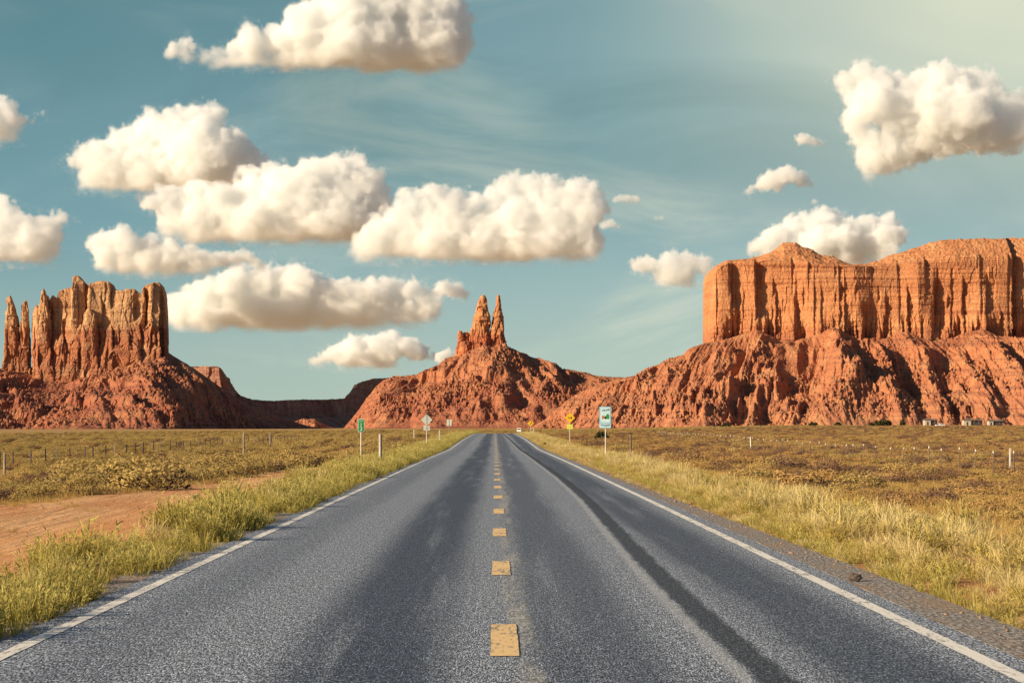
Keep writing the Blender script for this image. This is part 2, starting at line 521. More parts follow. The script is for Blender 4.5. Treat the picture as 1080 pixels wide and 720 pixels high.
M['wire'] = plain_mat('fence_wire', (0.20, 0.17, 0.15), 0.6, 0.1, 2.0, 0.5)
M['wall_pale'] = plain_mat('pale_cladding', (0.50, 0.42, 0.32), 0.8, 0.08, 0.8)
M['wall_dark'] = plain_mat('dark_brown_wall', (0.055, 0.045, 0.045), 0.8, 0.1, 0.8)
M['roof_pale'] = plain_mat('faded_metal_roof', (0.16, 0.125, 0.105), 0.7, 0.1, 0.8)
M['car_white'] = plain_mat('white_car_paint', (0.78, 0.77, 0.74), 0.35, 0.02, 1.0)
M['car_glass'] = plain_mat('dark_window_glass', (0.02, 0.022, 0.026), 0.15, 0.02, 1.0)
M['rubber'] = plain_mat('black_rubber', (0.02, 0.02, 0.02), 0.8, 0.05, 1.0)
M['pebble'] = plain_mat('reddish_pebble', (0.33, 0.20, 0.13), 0.9, 0.25, 3.0)
M['stone'] = plain_mat('dark_stone', (0.10, 0.075, 0.06), 0.9, 0.2, 9.0)

# ------------------------------------------------------------------ the plain
ys = [-30.0]
while ys[-1] < 7:
    ys.append(ys[-1] + 1.5)
while ys[-1] < 9000:
    ys.append(ys[-1] * 1.0085 + 0.02)
ys = np.array(ys + [12000, 20000, 40000, 80000])
us = np.linspace(-1, 1, 301)
us = np.sign(us) * np.abs(us) ** 1.7
hw = 45 + np.maximum(ys, 0) * 0.55
X = us[None, :] * hw[:, None]
Yg = np.repeat(ys[:, None], len(us), 1)
X = X + (np.abs(us)[None, :] < 0.999) * 0
Z = ground_z(X, Yg) - 0.0 * X
Z[ys > 9500] = -30
ground = mesh_obj('ground', np.stack([X, Yg, Z], -1), grid_faces(len(ys), len(us))[:, ::-1], M['ground'], smooth=True)
tag(ground, 'red desert soil of the flat plain on both sides of the road', 'ground', kind='structure')


def bare(x, y):
    """1 on the bare dirt turn-out left of the road, with ragged edges"""
    n = 0.9 * fbm2(x / 3.0, y / 7.0, 3, 21)
    inner = np.interp(y, [0, 34, 50, 80, 120, 200], [-4.8, -4.95, -5.3, -6.0, -6.5, -7.0]) + 0.35 * n
    outer = np.interp(y, [0, 40, 66, 80, 100, 140, 190, 210], [-15, -14.6, -13.6, -10.9, -10.0, -9.6, -9.3, -9.0]) + 0.9 * n
    k = sstep(0, 0.7, inner - x) * sstep(0, 0.7, x - outer) * sstep(230, 190, y)
    k2 = sstep(0.12, 0.35, fbm2(x / 9.0, y / 26.0, 3, 77)) * sstep(-9.5, -12.5, x) * sstep(300, 190, y) * sstep(-34, -28, x)
    return np.clip(np.maximum(k, 0.8 * k2), 0, 1)


att = ground.data.attributes.new('bare', 'FLOAT', 'POINT')
att.data.foreach_set('value', bare(X, Yg).astype(np.float32).ravel())

# ------------------------------------------------------------------ the road
ry = np.concatenate([np.arange(-25, 120, 1.0), np.arange(120, 940, 2.0)])


def strip(name, xs_l, xs_r, yy, lift, mat, thick=0.0, ragged=0.0, seed=0, cols=2):
    xl = np.broadcast_to(np.asarray(xs_l, float), yy.shape) + road_dx(yy)
    xr = np.broadcast_to(np.asarray(xs_r, float), yy.shape) + road_dx(yy)
    if ragged:
        xl = xl + ragged * fbm2(yy / 1.1, yy * 0 + seed, 3, seed)
        xr = xr + ragged * fbm2(yy / 1.1, yy * 0 + seed + 9, 3, seed + 3)
    z = road_z(yy) + lift
    ks = np.linspace(0, 1, cols)
    rows = [np.stack([xl * (1 - k) + xr * k, yy, z], -1) for k in ks]
    if thick:
        rows = [np.stack([xl - 0.02, yy, z - thick], -1)] + rows + [np.stack([xr + 0.02, yy, z - thick], -1)]
    P = np.stack(rows, 1)
    return mesh_obj(name, P, grid_faces(len(yy), len(rows))[:, ::-1], mat)


road = strip('road', ROAD_L, ROAD_R, ry, 0.0, M['road'], 0.10, 0.025, 4, 9)
tag(road, 'straight grey chip seal road running to the buttes', 'road', kind='structure')
sh = strip('gravel_shoulder', ROAD_R + 0.035, np.interp(ry, [0, 28, 60, 120], [4.5, 4.45, 4.28, 4.08]), ry, -0.012, M['gravel'], 0.10, 0.05, 31, 3)
tag(sh, 'brown gravel shoulder along the right road edge', 'shoulder', kind='structure')
sh = strip('gravel_shoulder', -4.35, ROAD_L - 0.035, ry, -0.020, M['gravel'], 0.10, 0.05, 57, 3)
tag(sh, 'narrow gravel shoulder along the left road edge', 'shoulder', kind='structure')
my = np.concatenate([np.arange(-10, 120, 0.25), np.arange(120, 700, 2.0)])
o = strip('edge_line', LINE_L - 0.065, LINE_L + 0.065, my, 0.004, M['white_paint'], 0, 0.012, 61)
tag(o, 'worn white edge line beside the left verge', 'road marking', kind='structure')
o = strip('edge_line', LINE_R - 0.07, LINE_R + 0.07, my, 0.004, M['white_paint'], 0, 0.010, 67)
tag(o, 'bright white edge line beside the right gravel shoulder', 'road marking', kind='structure')
d0, period, dlen = 19.05, 10.4, 3.05
V_, F_ = [], []
k = -2
while d0 + k * period < 420:
    a = d0 + k * period
    yy = np.linspace(a, a + dlen, 8)
    wl = MID - 0.108 + 0.012 * fbm2(yy / 0.5, yy * 0 + k, 2, 5)
    wr = MID + 0.108 + 0.012 * fbm2(yy / 0.5, yy * 0 + k, 2, 9)
    b0 = len(V_)
    for q in range(8):
        V_.append((wl[q], yy[q], float(road_z(yy[q])) + 0.006)); V_.append((wr[q], yy[q], float(road_z(yy[q])) + 0.006))
    for q in range(7):
        F_.append((b0 + 2 * q, b0 + 2 * q + 1, b0 + 2 * q + 3, b0 + 2 * q + 2))
    k += 1
o = mesh_obj('centre_line', V_, F_, M['yellow_paint'])
tag(o, 'broken yellow centre line of short worn dashes', 'road marking', kind='structure')
tarx = np.interp(my, [0, 18, 25, 40, 60, 85, 120, 160, 200, 240, 300, 360, 420, 480, 700], [1.92, 1.90, 1.86, 1.98, 2.18, 2.25, 2.2, 2.15, 2.15, 1.95, 1.75, 1.6, 1.5, 1.4, 1.4])
tarx = np.convolve(np.pad(tarx, 24, mode='edge'), np.ones(49) / 49, 'valid')
rco = np.empty(len(road.data.vertices) * 3, np.float32)
road.data.vertices.foreach_get('co', rco)
rco = rco.reshape(-1, 3)
att = road.data.attributes.new('seam', 'FLOAT', 'POINT')
att.data.foreach_set('value', (rco[:, 0] - road_dx(rco[:, 1]) - np.interp(rco[:, 1], my, tarx)).astype(np.float32))


# ------------------------------------------------------------------ rock: cliffs as lofted grids, slopes as carved height fields
def grid_normals(P, wrap=False):
    if wrap:
        du = np.roll(P, -1, 0) - np.roll(P, 1, 0)
    else:
        du = np.gradient(P, axis=0)
    dv = np.gradient(P, axis=1)
    n = np.cross(du, dv)
    return n / np.maximum(np.linalg.norm(n, axis=-1, keepdims=True), 1e-6)


def cliff_disp(P, seed, k=1.0, a=(5.0, 2.6, 1.0, 0.7)):
    """slabs with sharp broken edges, cracks, thin beds"""
    x, y, z = P[..., 0] / k, P[..., 1] / k, P[..., 2] / k
    w1 = 3.5 * noise3(x / 60, y / 60, z / 80, seed + 90) + 1.0 * noise3(x / 10, y / 10, z / 14, seed + 91)
    big = blocks((x + w1) / 24, (y + w1) / 24, z / 75, seed)
    med = blocks((x + w1) / 10, (y + w1) / 10, z / 26, seed + 1)
    sml = blocks(x / 4.2, y / 4.2, z / 7.5, seed + 2)
    crack = -np.clip(1 - np.abs(noise3((x + w1) / 19, y / 19, z / 150, seed + 7)) * 11, 0, 1) * np.clip(noise3(x / 30, y / 30, z / 40, seed + 8) * 2 + 0.5, 0, 1)
    f = noise3(x / 2.6, y / 2.6, z / 3.5, seed + 3)
    st = noise3(x / 150, y / 150, z / 6.5, seed + 4) + 0.6 * noise3(x / 60, y / 60, z / 2.6, seed + 5)
    return k * (a[0] * 0.62 * big + a[1] * 0.55 * med + a[2] * 0.55 * sml + a[1] * 1.8 * crack + 0.35 * f + a[3] * st)


def facets(pxs, py, lo, hi, seed, wmin=9.0, wmax=34.0, amp=9.0):
    """broad flat faces: the front runs from corner to corner, and the corners drift with height"""
    rg = np.random.default_rng(seed)
    outs = []
    for lev in range(3):
        rg = np.random.default_rng(seed)
        r2 = np.random.default_rng(seed + 50 + lev)
        xs, vs = [lo - 20], [0.0]
        while xs[-1] < hi + 20:
            xs.append(xs[-1] + rg.uniform(wmin, wmax) + r2.uniform(-4.5, 4.5))
            vs.append(rg.uniform(-1, 1) * amp + r2.uniform(-1, 1) * amp * 0.5)
            if rg.uniform() < 0.4:                       # a broken corner: a short face turned away
                xs.append(xs[-1] + rg.uniform(0.8, 2.2)); vs.append(vs[-1] + rg.uniform(0.4, 1.0) * amp)
        xs = np.maximum.accumulate(np.array(xs))
        outs.append(np.interp(pxs, xs, np.array(vs)))
    t = np.clip((py - 275) / 90.0, 0, 1)
    return np.where(t < 0.5, outs[0] * (1 - 2 * t) + outs[1] * 2 * t, outs[1] * (2 - 2 * t) + outs[2] * (2 * t - 1))


def loft_wall(pxs, Yc, half, tpx, rim, skyl, foot, steps, seed, amps, setback=45.0, flare=None, deep=170.0, low=60.0, nv=190, ns=60, top_rub=0.55, calm_at=0.36, face=None):
    """a long cliff: rows run from its foot up to the rim, back over the top and down behind; steps are places where the face breaks back"""
    rowsP = []
    for v in np.linspace(0, 1, nv):
        py = foot + (rim - foot) * v
        Y = Yc - half * tpx + 10 * v
        if flare is not None:
            Y = Y - flare(py) * np.minimum(1, tpx * 1.5)
        off = np.zeros_like(pxs) if face is None else face(pxs, py)
        for x0, a_, dc, y0, y1 in steps:
            wob = 1.3 * noise2(py / 14, py * 0 + x0, 9) + 0.5 * noise2(py / 4, py * 0 + x0, 19)
            sl = min(16.0, 0.45 * (y1 - y0))
            wgt = sstep(y0 - 4, y0 + sl, py) * sstep(y1 + 5, y1 - sl * 0.5, py)
            dx = pxs - (x0 + wob)
            off = off + a_ * wgt * sstep(-0.6, 0.9, dx) * np.exp(-np.maximum(dx, 0) / dc)
        rowsP.append(at(pxs, py, Y + off * np.minimum(1, tpx * 1.5)))
    base = rowsP[-1]
    ftop = 0.0 if face is None else face(pxs, rim) * np.minimum(1, tpx * 1.5)
    for v in np.linspace(0, 1, ns)[1:]:
        py = rim + (skyl - rim) * (v + 0.07 * np.sin(v * 19) * (1 - v))
        rowsP.append(np.stack([base[:, 0], base[:, 1] + setback * tpx * v - ftop * sstep(0.0, 0.5, v), at(pxs, py, base[:, 1] + setback * tpx * v)[:, 2]], -1))
    top = rowsP[-1]
    for v in np.linspace(0, 1, 12)[1:]:
        rowsP.append(top + np.stack([0 * pxs, deep * tpx * v, -2 * v + 0 * pxs], -1))
    top = rowsP[-1]
    for v in np.linspace(0, 1, 30)[1:]:
        q = top.copy(); q[:, 2] = top[:, 2] * (1 - v) + low * v; q[:, 1] += 12 * v
        rowsP.append(q)
    P = np.stack(rowsP, 1)
    n = grid_normals(P)
    if n[len(pxs) // 2, :nv, 1].mean() > 0:
        n = -n
    vv = np.concatenate([np.ones(nv), np.linspace(0.75, 0.35, ns - 1), np.full(11, 0.2), np.full(29, 0.6)])
    disp = cliff_disp(P, seed, 1.0, amps)
    calm = cliff_disp(P, seed, 1.0, (amps[0], amps[1] * 0.25, amps[2] * 0.45, amps[3] * 1.15))
    vr = np.concatenate([np.linspace(0, 1, nv), np.ones(P.shape[1] - nv)])[None] + 0.22 * noise3(P[..., 0] / 28, P[..., 1] / 28, P[..., 2] / 60, seed + 40)
    up_ = sstep(calm_at - 0.12, calm_at + 0.12, vr)
    disp = disp * (1 - up_) + calm * up_
    r_ = np.concatenate([np.zeros(nv), np.ones(ns - 1), np.ones(11) * 0.5, np.zeros(29)])
    rub = noise2(P[..., 0] / 9, P[..., 1] / 6, seed + 2) * 3 + noise2(P[..., 0] / 4, P[..., 1] / 3, seed + 4) * 2
    P = P + n * np.array([1, 1, 0.3]) * (disp * vv[None])[..., None]
    P[..., 2] += rub * r_[None] * top_rub
    return P, grid_faces(len(pxs), P.shape[1])


def tower(rows, Y, seed, mat, name, parent, thick=1.0, k=1.0, nu=120, nv=110, a=(3.2, 2.2, 0.9, 0.6), sq=2.6, min_d=6.0):
    """a free-standing rock column: rows of (photo y, left x, right x) from top to foot give its widths at its own distance"""
    rows = np.array(rows, float)
    v = np.linspace(0, 1, nv)
    py = rows[0, 0] + (rows[-1, 0] - rows[0, 0]) * v
    L = at(np.interp(py, rows[:, 0], rows[:, 1]), py, Y)
    Rr = at(np.interp(py, rows[:, 0], rows[:, 2]), py, Y)
    c, h, z = (L[:, 0] + Rr[:, 0]) / 2, (Rr[:, 0] - L[:, 0]) / 2, L[:, 2]
    d = np.maximum(h * thick, min_d * np.minimum(1, h / 4))
    th = np.linspace(0, 2 * np.pi, nu, endpoint=False)
    ex = 2.0 / sq
    cs, sn = np.sign(np.cos(th)) * np.abs(np.cos(th)) ** ex, np.sign(np.sin(th)) * np.abs(np.sin(th)) ** ex
    P = np.stack([c[None] + h[None] * cs[:, None], Y + d[None] * sn[:, None], np.repeat(z[None], nu, 0)], -1)
    n = grid_normals(P, True)
    ctr = np.stack([c, np.full_like(c, Y), z], -1)[None]
    out = P - ctr
    n = np.where((n * out).sum(-1, keepdims=True) < 0, -n, n)
    n[..., 2] = 0
    damp = np.minimum(1, h / (6.0 * k))[None]
    P = P + n * (cliff_disp(P, seed, k, a) * damp)[..., None]
    P[:, :, 2] += 1.2 * k * noise2(P[:, :, 0] / 5 / k, P[:, :, 1] / 5 / k, seed) * (1 - v)[None]
    caps = []
    for q, (f, up) in enumerate(((0.05, 0.9), (0.35, 0.8), (0.7, 0.45))):
        top = P[:, 0]
        mid = top.mean(0)
        rr = mid + (top - mid) * f
        rr[:, 2] = top[:, 2] + up * k * 0.7 + 0.5 * k * noise2(rr[:, 0] / 3, rr[:, 1] / 3, seed + 5)
        if f == 0.05:
            rr[:, 2] = top[:, 2].mean() + 0.6 * k
        caps.append(rr)
    P = np.concatenate([np.stack(caps, 1), P], 1)
    return P, grid_faces(nu, P.shape[1], True)


def join_parts(name, pieces, mat, parent):
    V, Fc, off = [], [], 0
    for P, f in pieces:
        V.append(P.reshape(-1, 3)); Fc.append(f + off); off += P.shape[0] * P.shape[1]
    return mesh_obj(name, np.concatenate(V), np.concatenate(Fc), mat, parent)


def talus(name, sky, Yr, Yf, mat, parent, seed, step=1.1, nt=300, xc=None, conv=1e9, bands=(), spur=1.0, prof=1.25, px_pad=0, rough=1.0, back=0.35, foot_z=-1.5, lam=(150, 60, 24, 10)):
    """slopes below a cliff: skyline heights at the ridge depth, run down to the plain in front, cut by spurs and gullies"""
    sky = np.array(sky, float)
    P0 = at(sky[:, 0], sky[:, 1], Yr)
    x = np.arange(P0[0, 0], P0[-1, 0], step)
    Sx = np.interp(x, P0[:, 0], P0[:, 2]) - foot_z
    Sx = np.maximum(Sx, 0.0)
    t1 = np.linspace(-0.12, 1.0, nt)
    t2 = np.linspace(1.0, 1.0 + back, 40)[1:]
    tt = np.concatenate([t1, t2])
    Xg, T = np.meshgrid(x, tt, indexing='ij')
    Sg = np.repeat(Sx[:, None], len(tt), 1)
    reach = np.clip(Sx / max(Sx.max() * 0.75, 1), 0.30, 1.0)[:, None]            # lower ridges have shorter skirts
    Yq = Yr - (1 - T) * (Yr - Yf) * reach
    xc_ = at(xc, 400, Yr)[0] if xc is not None else x.mean()
    rad = (Yr + conv - Yq) / conv
    u = (Xg - xc_) / rad
    wu = 14 * noise2(u / 110, Yq / 200, seed + 50) + 4 * noise2(u / 30, Yq / 70, seed + 51)
    U = u + wu
    mid = np.clip(T, 0, 1)
    env = np.sin(np.pi * np.clip(mid, 0, 1) ** 0.8) ** 0.7
    g = 0.0
    amp = 0.75 + 0.5 * np.clip(noise2(U / 140, Yq / 300, seed + 44) + 0.5, 0, 1)
    for q, (l, a) in enumerate(zip(lam, (0.17, 0.105, 0.052, 0.022))):
        nn = noise2(U / l, Yq / (l * 6.0), seed + q)
        r = 1 - np.abs(nn) * 2.3
        r = np.where(r < 0, r * 0.55, r)
        g = g + a * (r - 0.35) * (amp if q < 2 else 1)
    te = np.clip(mid + spur * g * env, 0, 1.02)
    H = Sg * np.clip(te, 0, 1) ** prof
    # outcrops: short cliffs that break off on their lower right side
    ribs = noise2(U / 30, Yq / 70, seed + 20) * 2.0 + 0.6 * noise2(U / 11, Yq / 22, seed + 21)
    ribs = np.clip(ribs - 0.25, 0, 0.55) * np.clip(noise2(U / 80, Yq / 90, seed + 22) * 2 + 0.5, 0, 1)
    H = H + ribs * env * 15.0 * spur
    for zc, A, wd in bands:
        msk = 0.15 + 0.85 * sstep(-0.1, 0.3, noise2(U / 45, Yq / 200, seed + int(zc)))
        zz = zc + 5 * noise2(U / 60, Yq / 60, seed + 31)
        H = H + A * msk * np.tanh((H - zz) / wd) * sstep(0, 1, env * 1.5) * 0.5
    patch = sstep(-0.25, 0.35, noise2(U / 55, Yq / 80, seed + 65))
    r1 = noise2(U / 5, Yq / 18, seed + 60) * 1.5 + blocks(Xg / 5.5, Yq / 8.0, Xg * 0, seed + 61) * 0.9 * patch + blocks(Xg / 2.6, Yq / 3.8, Xg * 0, seed + 62) * 0.7 + noise2(Xg / 2.1, Yq / 2.6, seed + 62) * 0.5
    blk = np.clip(noise2(Xg / 7, Yq / 9, seed + 63) - 0.30, 0, 0.12) * 44 + np.clip(noise2(Xg / 3.4, Yq / 4.4, seed + 64) - 0.26, 0, 0.1) * 42
    H = H + rough * (r1 * (0.35 + 0.5 * patch) + blk * env * (0.25 + 0.75 * patch)) * sstep(0.0, 0.12, mid) * np.minimum(1, Sg / 25)
    for l_, a_ in ((15, 4.2), (7, 2.4), (3.4, 1.2)):                   # rills cut straight down the slope
        rn = noise2(U / l_, Yq / (l_ * 14), seed + 80 + int(l_))
        H = H - a_ * np.clip(1 - np.abs(rn) * 4.2, 0, 1) * env * np.clip(noise2(U / 50, Yq / 70, seed + 85) + 0.55, 0, 1)
    bk = np.clip((T - 1) / back, 0, 1)
    H = H * (1 - sstep(0, 1, bk))
    H = np.where(T < 0, H + T * 14, H) + foot_z
    P = np.stack([Xg, Yq, H], -1)
    # small overhanging jitter so that faces do not line up
    P[..., 1] += 0.8 * noise2(Xg / 5.0, H / 4.0, seed + 70)
    return mesh_obj(name, P, grid_faces(len(x), len(tt)), mat, parent)


# ---- left butte
YL = 3400.0
lb = empty('butte', at(90, 452, YL).tolist())
tag(lb, 'red butte with a row of pinnacles standing left of the road', 'butte', kind='structure')
LBI = np.array(lb.location)


def local(o, root):
    o.matrix_parent_inverse = Matrix.Translation(-Vector(root.location))
    return o


tw = [
    ([(312.5, 9, 11.5), (318, 8, 13.5), (330, 7, 17.5), (340, 6.5, 19), (352, 6, 20.5), (375, 5.5, 21), (405, 3, 23)], 0, 0.8),
    ([(317, 25.5, 29), (322, 22.5, 30), (345, 21.5, 30.5), (365, 20, 31), (388, 18, 32), (405, 16, 35)], 4, 0.8),
    ([(305, 45, 47), (308, 44, 48.5), (318, 42, 50.5), (345, 40, 52), (370, 39, 53), (405, 37, 55)], -14, 0.8),
    ([(326, 92, 97), (331, 89.5, 100), (345, 88, 102), (370, 86, 103), (405, 84, 106)], -24, 1.0),
]
pieces = [tower(rows, YL + (dy if i < 3 else -15), 100 + i * 7, None, '', None, th, 1.0, 120, 150, sq=3.2, min_d=9) for i, (rows, dy, th) in enumerate(tw)]
for i, pc in enumerate(pieces):
    local(mesh_obj('pinnacle', pc[0], pc[1], M['cliff_tan'], lb), lb)
lpx = np.arange(33.4, 177.4, 0.4)
ltp = np.sqrt(np.clip(1 - (np.maximum(39 - lpx, 0) / 6.0) ** 2, 0.02, 1)) * np.sqrt(np.clip(1 - (np.maximum(lpx - 172.5, 0) / 5.0) ** 2, 0.02, 1))
lsk = np.array([(33.3, 345), (34, 330), (35.5, 324), (37.5, 321.5), (40, 323), (41.3, 327), (42.5, 318), (44, 311), (45.5, 309), (47.5, 310), (49, 315), (51, 321), (52.3, 328), (53, 314), (55, 311), (57.5, 313), (59.5, 317), (60.5, 310),
                (62.5, 306.5), (67, 305), (72, 303.5), (76.4, 302), (77, 292), (79, 290.3), (83, 291.3), (85, 294), (88, 297), (89.5, 299), (91, 302.5), (93, 299.5), (96, 298), (100, 298), (101, 297), (107, 296.3),
                (114, 297), (117, 299), (119, 304), (120, 306), (127, 305.8), (131, 306.5), (132.5, 304.5), (138, 304.5), (142, 305), (145, 308), (148.5, 310), (150, 304), (153, 301), (157.5, 299), (158.2, 300.5),
                (160, 298.2), (167, 297.7), (169.5, 299.5), (171.5, 304), (173, 311), (174, 318), (175, 332), (176, 350), (177.4, 365)])
lsky = np.interp(lpx, lsk[:, 0], lsk[:, 1])
lst = [(35.5, 4, 5, 335, 400), (41.6, 14, 6, 318, 382), (52.4, 13, 5, 312, 384), (60, 5, 6, 310, 360), (66.5, 6, 5, 330, 352), (69, 6, 5, 350, 376), (75.5, -6, 5, 290, 345), (80.6, 5, 4, 300, 345), (85.5, 5, 4, 303, 345), (88.5, 13, 6, 296, 336), (93.5, -9, 5, 296, 330),
       (101.5, 10, 6, 332, 374), (107, 4, 6, 306, 348), (116.2, 8, 8, 297, 324), (118.5, 8, 6, 344, 366), (125.5, 4, 6, 345, 362), (136, 5, 6, 350, 366), (141.5, 8, 7, 312, 336), (148.8, 9, 5, 338, 378), (152.3, 22, 5.5, 300, 346), (158.0, -12, 6, 296, 350), (159, 6, 5, 345, 372), (163, 6, 4, 350, 378), (169.0, 16, 9, 300, 384)]
rg = np.random.default_rng(5)
lst += [(rg.uniform(36, 172), rg.uniform(2.5, 6), rg.uniform(2, 5), y0, y0 + rg.uniform(10, 26)) for y0 in rg.uniform(350, 385, 34)]
pl_ = loft_wall(lpx, YL, 22.0, ltp, lsky + 0.8, lsky, np.interp(lpx, [33, 60, 120, 178], [405, 404, 400, 392]), lst, 131, (2.6, 1.8, 0.8, 0.6), 5.0,
                lambda py: np.interp(py, [340, 352, 358, 405], [0, 2.0, 5.0, 14.0]), 26.0, 70.0, 230, 12, 0.12, 0.50)
local(mesh_obj('cliff', pl_[0], pl_[1], M['cliff_tan'], lb), lb)
local(talus('talus', [(-160, 430), (-110, 412), (-60, 400), (0, 389), (5, 390), (40, 394), (75, 396), (100, 392), (130, 383), (160, 375), (178, 372), (184, 376), (204, 388), (228, 405), (255, 423), (290, 438), (325, 449), (345, 453)],
            YL + 6, YL - 330, M['talus'], lb, 401, 0.95, 330, 95, 260, [(38, 9, 1.6), (58, 7, 1.5), (18, 5, 1.2)], 1.0, 1.1, lam=(130, 55, 22, 9)), lb)

# ---- centre butte with two spires
YC = 4300.0
cb = empty('butte', at(507, 452, YC).tolist())
tag(cb, 'central red butte crowned by two tall thin rock spires', 'butte', kind='structure')
sp = [
    ('spire', [([(311.5, 508, 511), (314, 506, 512), (320, 504, 512.8), (328, 502, 514.5), (333, 500.5, 516.3), (345, 498.5, 516.8), (356, 497, 516.5), (382, 494, 519)], 0, 0.9)]),
    ('spire', [([(311.3, 524, 527.8), (314, 523.2, 528.4), (322, 523, 528.8), (326, 521.5, 529.6), (338, 519, 530.6), (350, 517, 531.5), (360, 516, 533), (380, 514, 537)], 2, 0.9)]),
    ('pinnacle', [([(349, 483.5, 487.5), (352, 482.5, 488.5), (366, 482, 489), (384, 480, 491)], -2, 0.9),
                  ([(350.5, 489.5, 493), (354, 489, 494), (384, 486, 497)], 2, 0.9),
                  ([(347, 496, 499), (350, 495, 500), (365, 494, 501), (384, 491, 504)], -3, 0.9),
                  ([(352, 483, 500), (384, 480, 506)], 12, 0.8)]),
    ('plinth', [([(350, 499, 530), (362, 496, 533), (390, 490, 540)], 12, 0.7),
                ([(354, 500, 508), (390, 496, 512)], -5, 1.0), ([(356, 509, 517), (390, 506, 520)], -8, 1.0), ([(358, 518, 525), (390, 514, 530)], -4, 1.0),
                ([(360, 486, 496), (390, 480, 500)], -8, 1.0)]),
]
for i, (nm, lst) in enumerate(sp):
    pcs = [tower(rows, YC + dy, 500 + i * 31 + j * 5, None, '', None, th, 0.9, 110, 130 if nm == 'spire' else 70, (2.6, 2.0, 0.8, 0.6), 2.5, 7) for j, (rows, dy, th) in enumerate(lst)]
    local(join_parts(nm, pcs, M['spire_rock'], cb), cb)
local(talus('talus', [(362, 453), (372, 441), (384, 424), (396, 408), (405, 401), (415, 398), (440, 395.5), (446, 392), (462, 385), (470, 378), (482, 374), (500, 368), (516, 367), (533, 366), (541, 369), (560, 377), (586, 384), (592, 389), (610, 391.5), (628, 396), (662, 399), (720, 404), (790, 410)],
            YC + 4, YC - 420, M['talus'], cb, 601, 1.15, 330, 510, 300, [(84, 17, 1.6), (44, 9, 1.5), (20, 5, 1.2)], 1.05, 1.05, lam=(120, 52, 22, 9)), cb)

# ---- right mesa
YM = 3640.0
rb = empty('mesa', at(900, 452, YM).tolist())
tag(rb, 'long flat topped orange mesa with sheer cliffs right of the road', 'mesa', kind='structure')
ends = 745.0, 1330.0
th_ = np.linspace(0, np.pi / 2, 60)
pxs = np.concatenate([749 + 16 * (1 - np.cos(th_))[:-1], np.arange(765, 1100, 0.52), np.linspace(1100, 1330, 90)])
thick_px = np.where(pxs < 765, (1 - np.clip((765 - pxs) / 16, 0, 1) ** 3.5) ** (1 / 3.0), 1.0) * np.where(pxs > 1290, np.sqrt(np.clip(1 - ((pxs - 1290) / 40) ** 2, 0, 1)), 1.0)
steps = [(770.5, 11, 24, 272, 324), (797, 12, 30, 272, 335), (818, 5, 18, 300, 360), (838, 6, 16, 310, 360), (866, 4, 14, 300, 362), (886, 7, 9, 300, 316), (910.5, 9, 18, 318, 362), (934, 5, 22, 305, 362), (957, 7, 22, 300, 345), (985, 9, 18, 295, 350), (1003, 4, 16, 280, 362), (1015, 7, 20, 290, 335), (1040, 7, 18, 290, 330), (1048, 5, 20, 330, 362), (1067, 16, 40, 250, 362), (1120, 10, 40, 250, 362), (1190, 12, 50, 250, 362)]
rim = np.interp(pxs, [745, 750, 757, 768, 800, 812, 836, 872, 905, 935, 975, 1005, 1070, 1100, 1330], [312, 297, 283, 277.5, 276, 274, 277, 280, 281, 281, 276, 272, 270, 272, 280])
skyl = np.interp(pxs, [745, 750, 757, 768, 788, 806, 822, 829, 843, 850, 862, 869, 884, 889, 902, 915, 930, 942, 962, 985, 999, 1030, 1060, 1095, 1140, 1330], [311, 295, 281, 275.5, 273.5, 270, 264, 257, 256, 259, 263, 268.5, 269.5, 273, 279, 279, 276, 270, 264, 257, 252.5, 251.5, 251.5, 251, 255, 262])
foot = np.interp(pxs, [745, 800, 860, 930, 1000, 1080, 1330], [366, 368, 366, 368, 364, 366, 368])
rg = np.random.default_rng(8)
for q in range(30):
    y0 = rg.uniform(276, 345)
    steps.append((rg.uniform(750, 1100), rg.choice([1, 1, -0.8]) * rg.uniform(1.0, 4.5), rg.uniform(5, 20), y0, min(364, y0 + rg.uniform(8, 45))))
for q in range(70):
    y0 = rg.uniform(318, 350)
    steps.append((rg.uniform(750, 1100), rg.uniform(3.0, 6.5), rg.uniform(3, 7), y0, 366))
pm_ = loft_wall(pxs, YM, 45.0, thick_px, rim, skyl, foot, steps, 811, (1.1, 1.6, 0.8, 1.0), calm_at=0.33, face=lambda x_, y_: facets(x_, y_, 745, 1330, 77, amp=6.5))
local(mesh_obj('cliff', pm_[0], pm_[1], M['cliff_orange'], rb), rb)
local(talus('talus', [(556, 453), (575, 442), (600, 420), (628, 406), (655, 399), (672, 396), (689, 389), (693, 386), (699, 381), (721, 374), (725, 369), (731, 365.5), (745, 361.5), (758, 360), (772, 356), (790, 350), (798, 347), (808, 352), (822, 358), (838, 359), (856, 355), (870, 348), (878, 345.5), (890, 351), (905, 358), (922, 360), (940, 355), (956, 349), (968, 354), (985, 359), (1004, 356), (1022, 350), (1036, 347), (1050, 354), (1075, 358), (1100, 352), (1200, 354), (1310, 355), (1360, 385), (1420, 430)],
            YM - 40, YM - 400, M['talus_orange'], rb, 721, 1.0, 340, 950, 900, [(100, 7, 1.6), (55, 9, 1.6), (25, 7, 1.4)], 1.15, 1.12, lam=(105, 46, 20, 8)), rb)

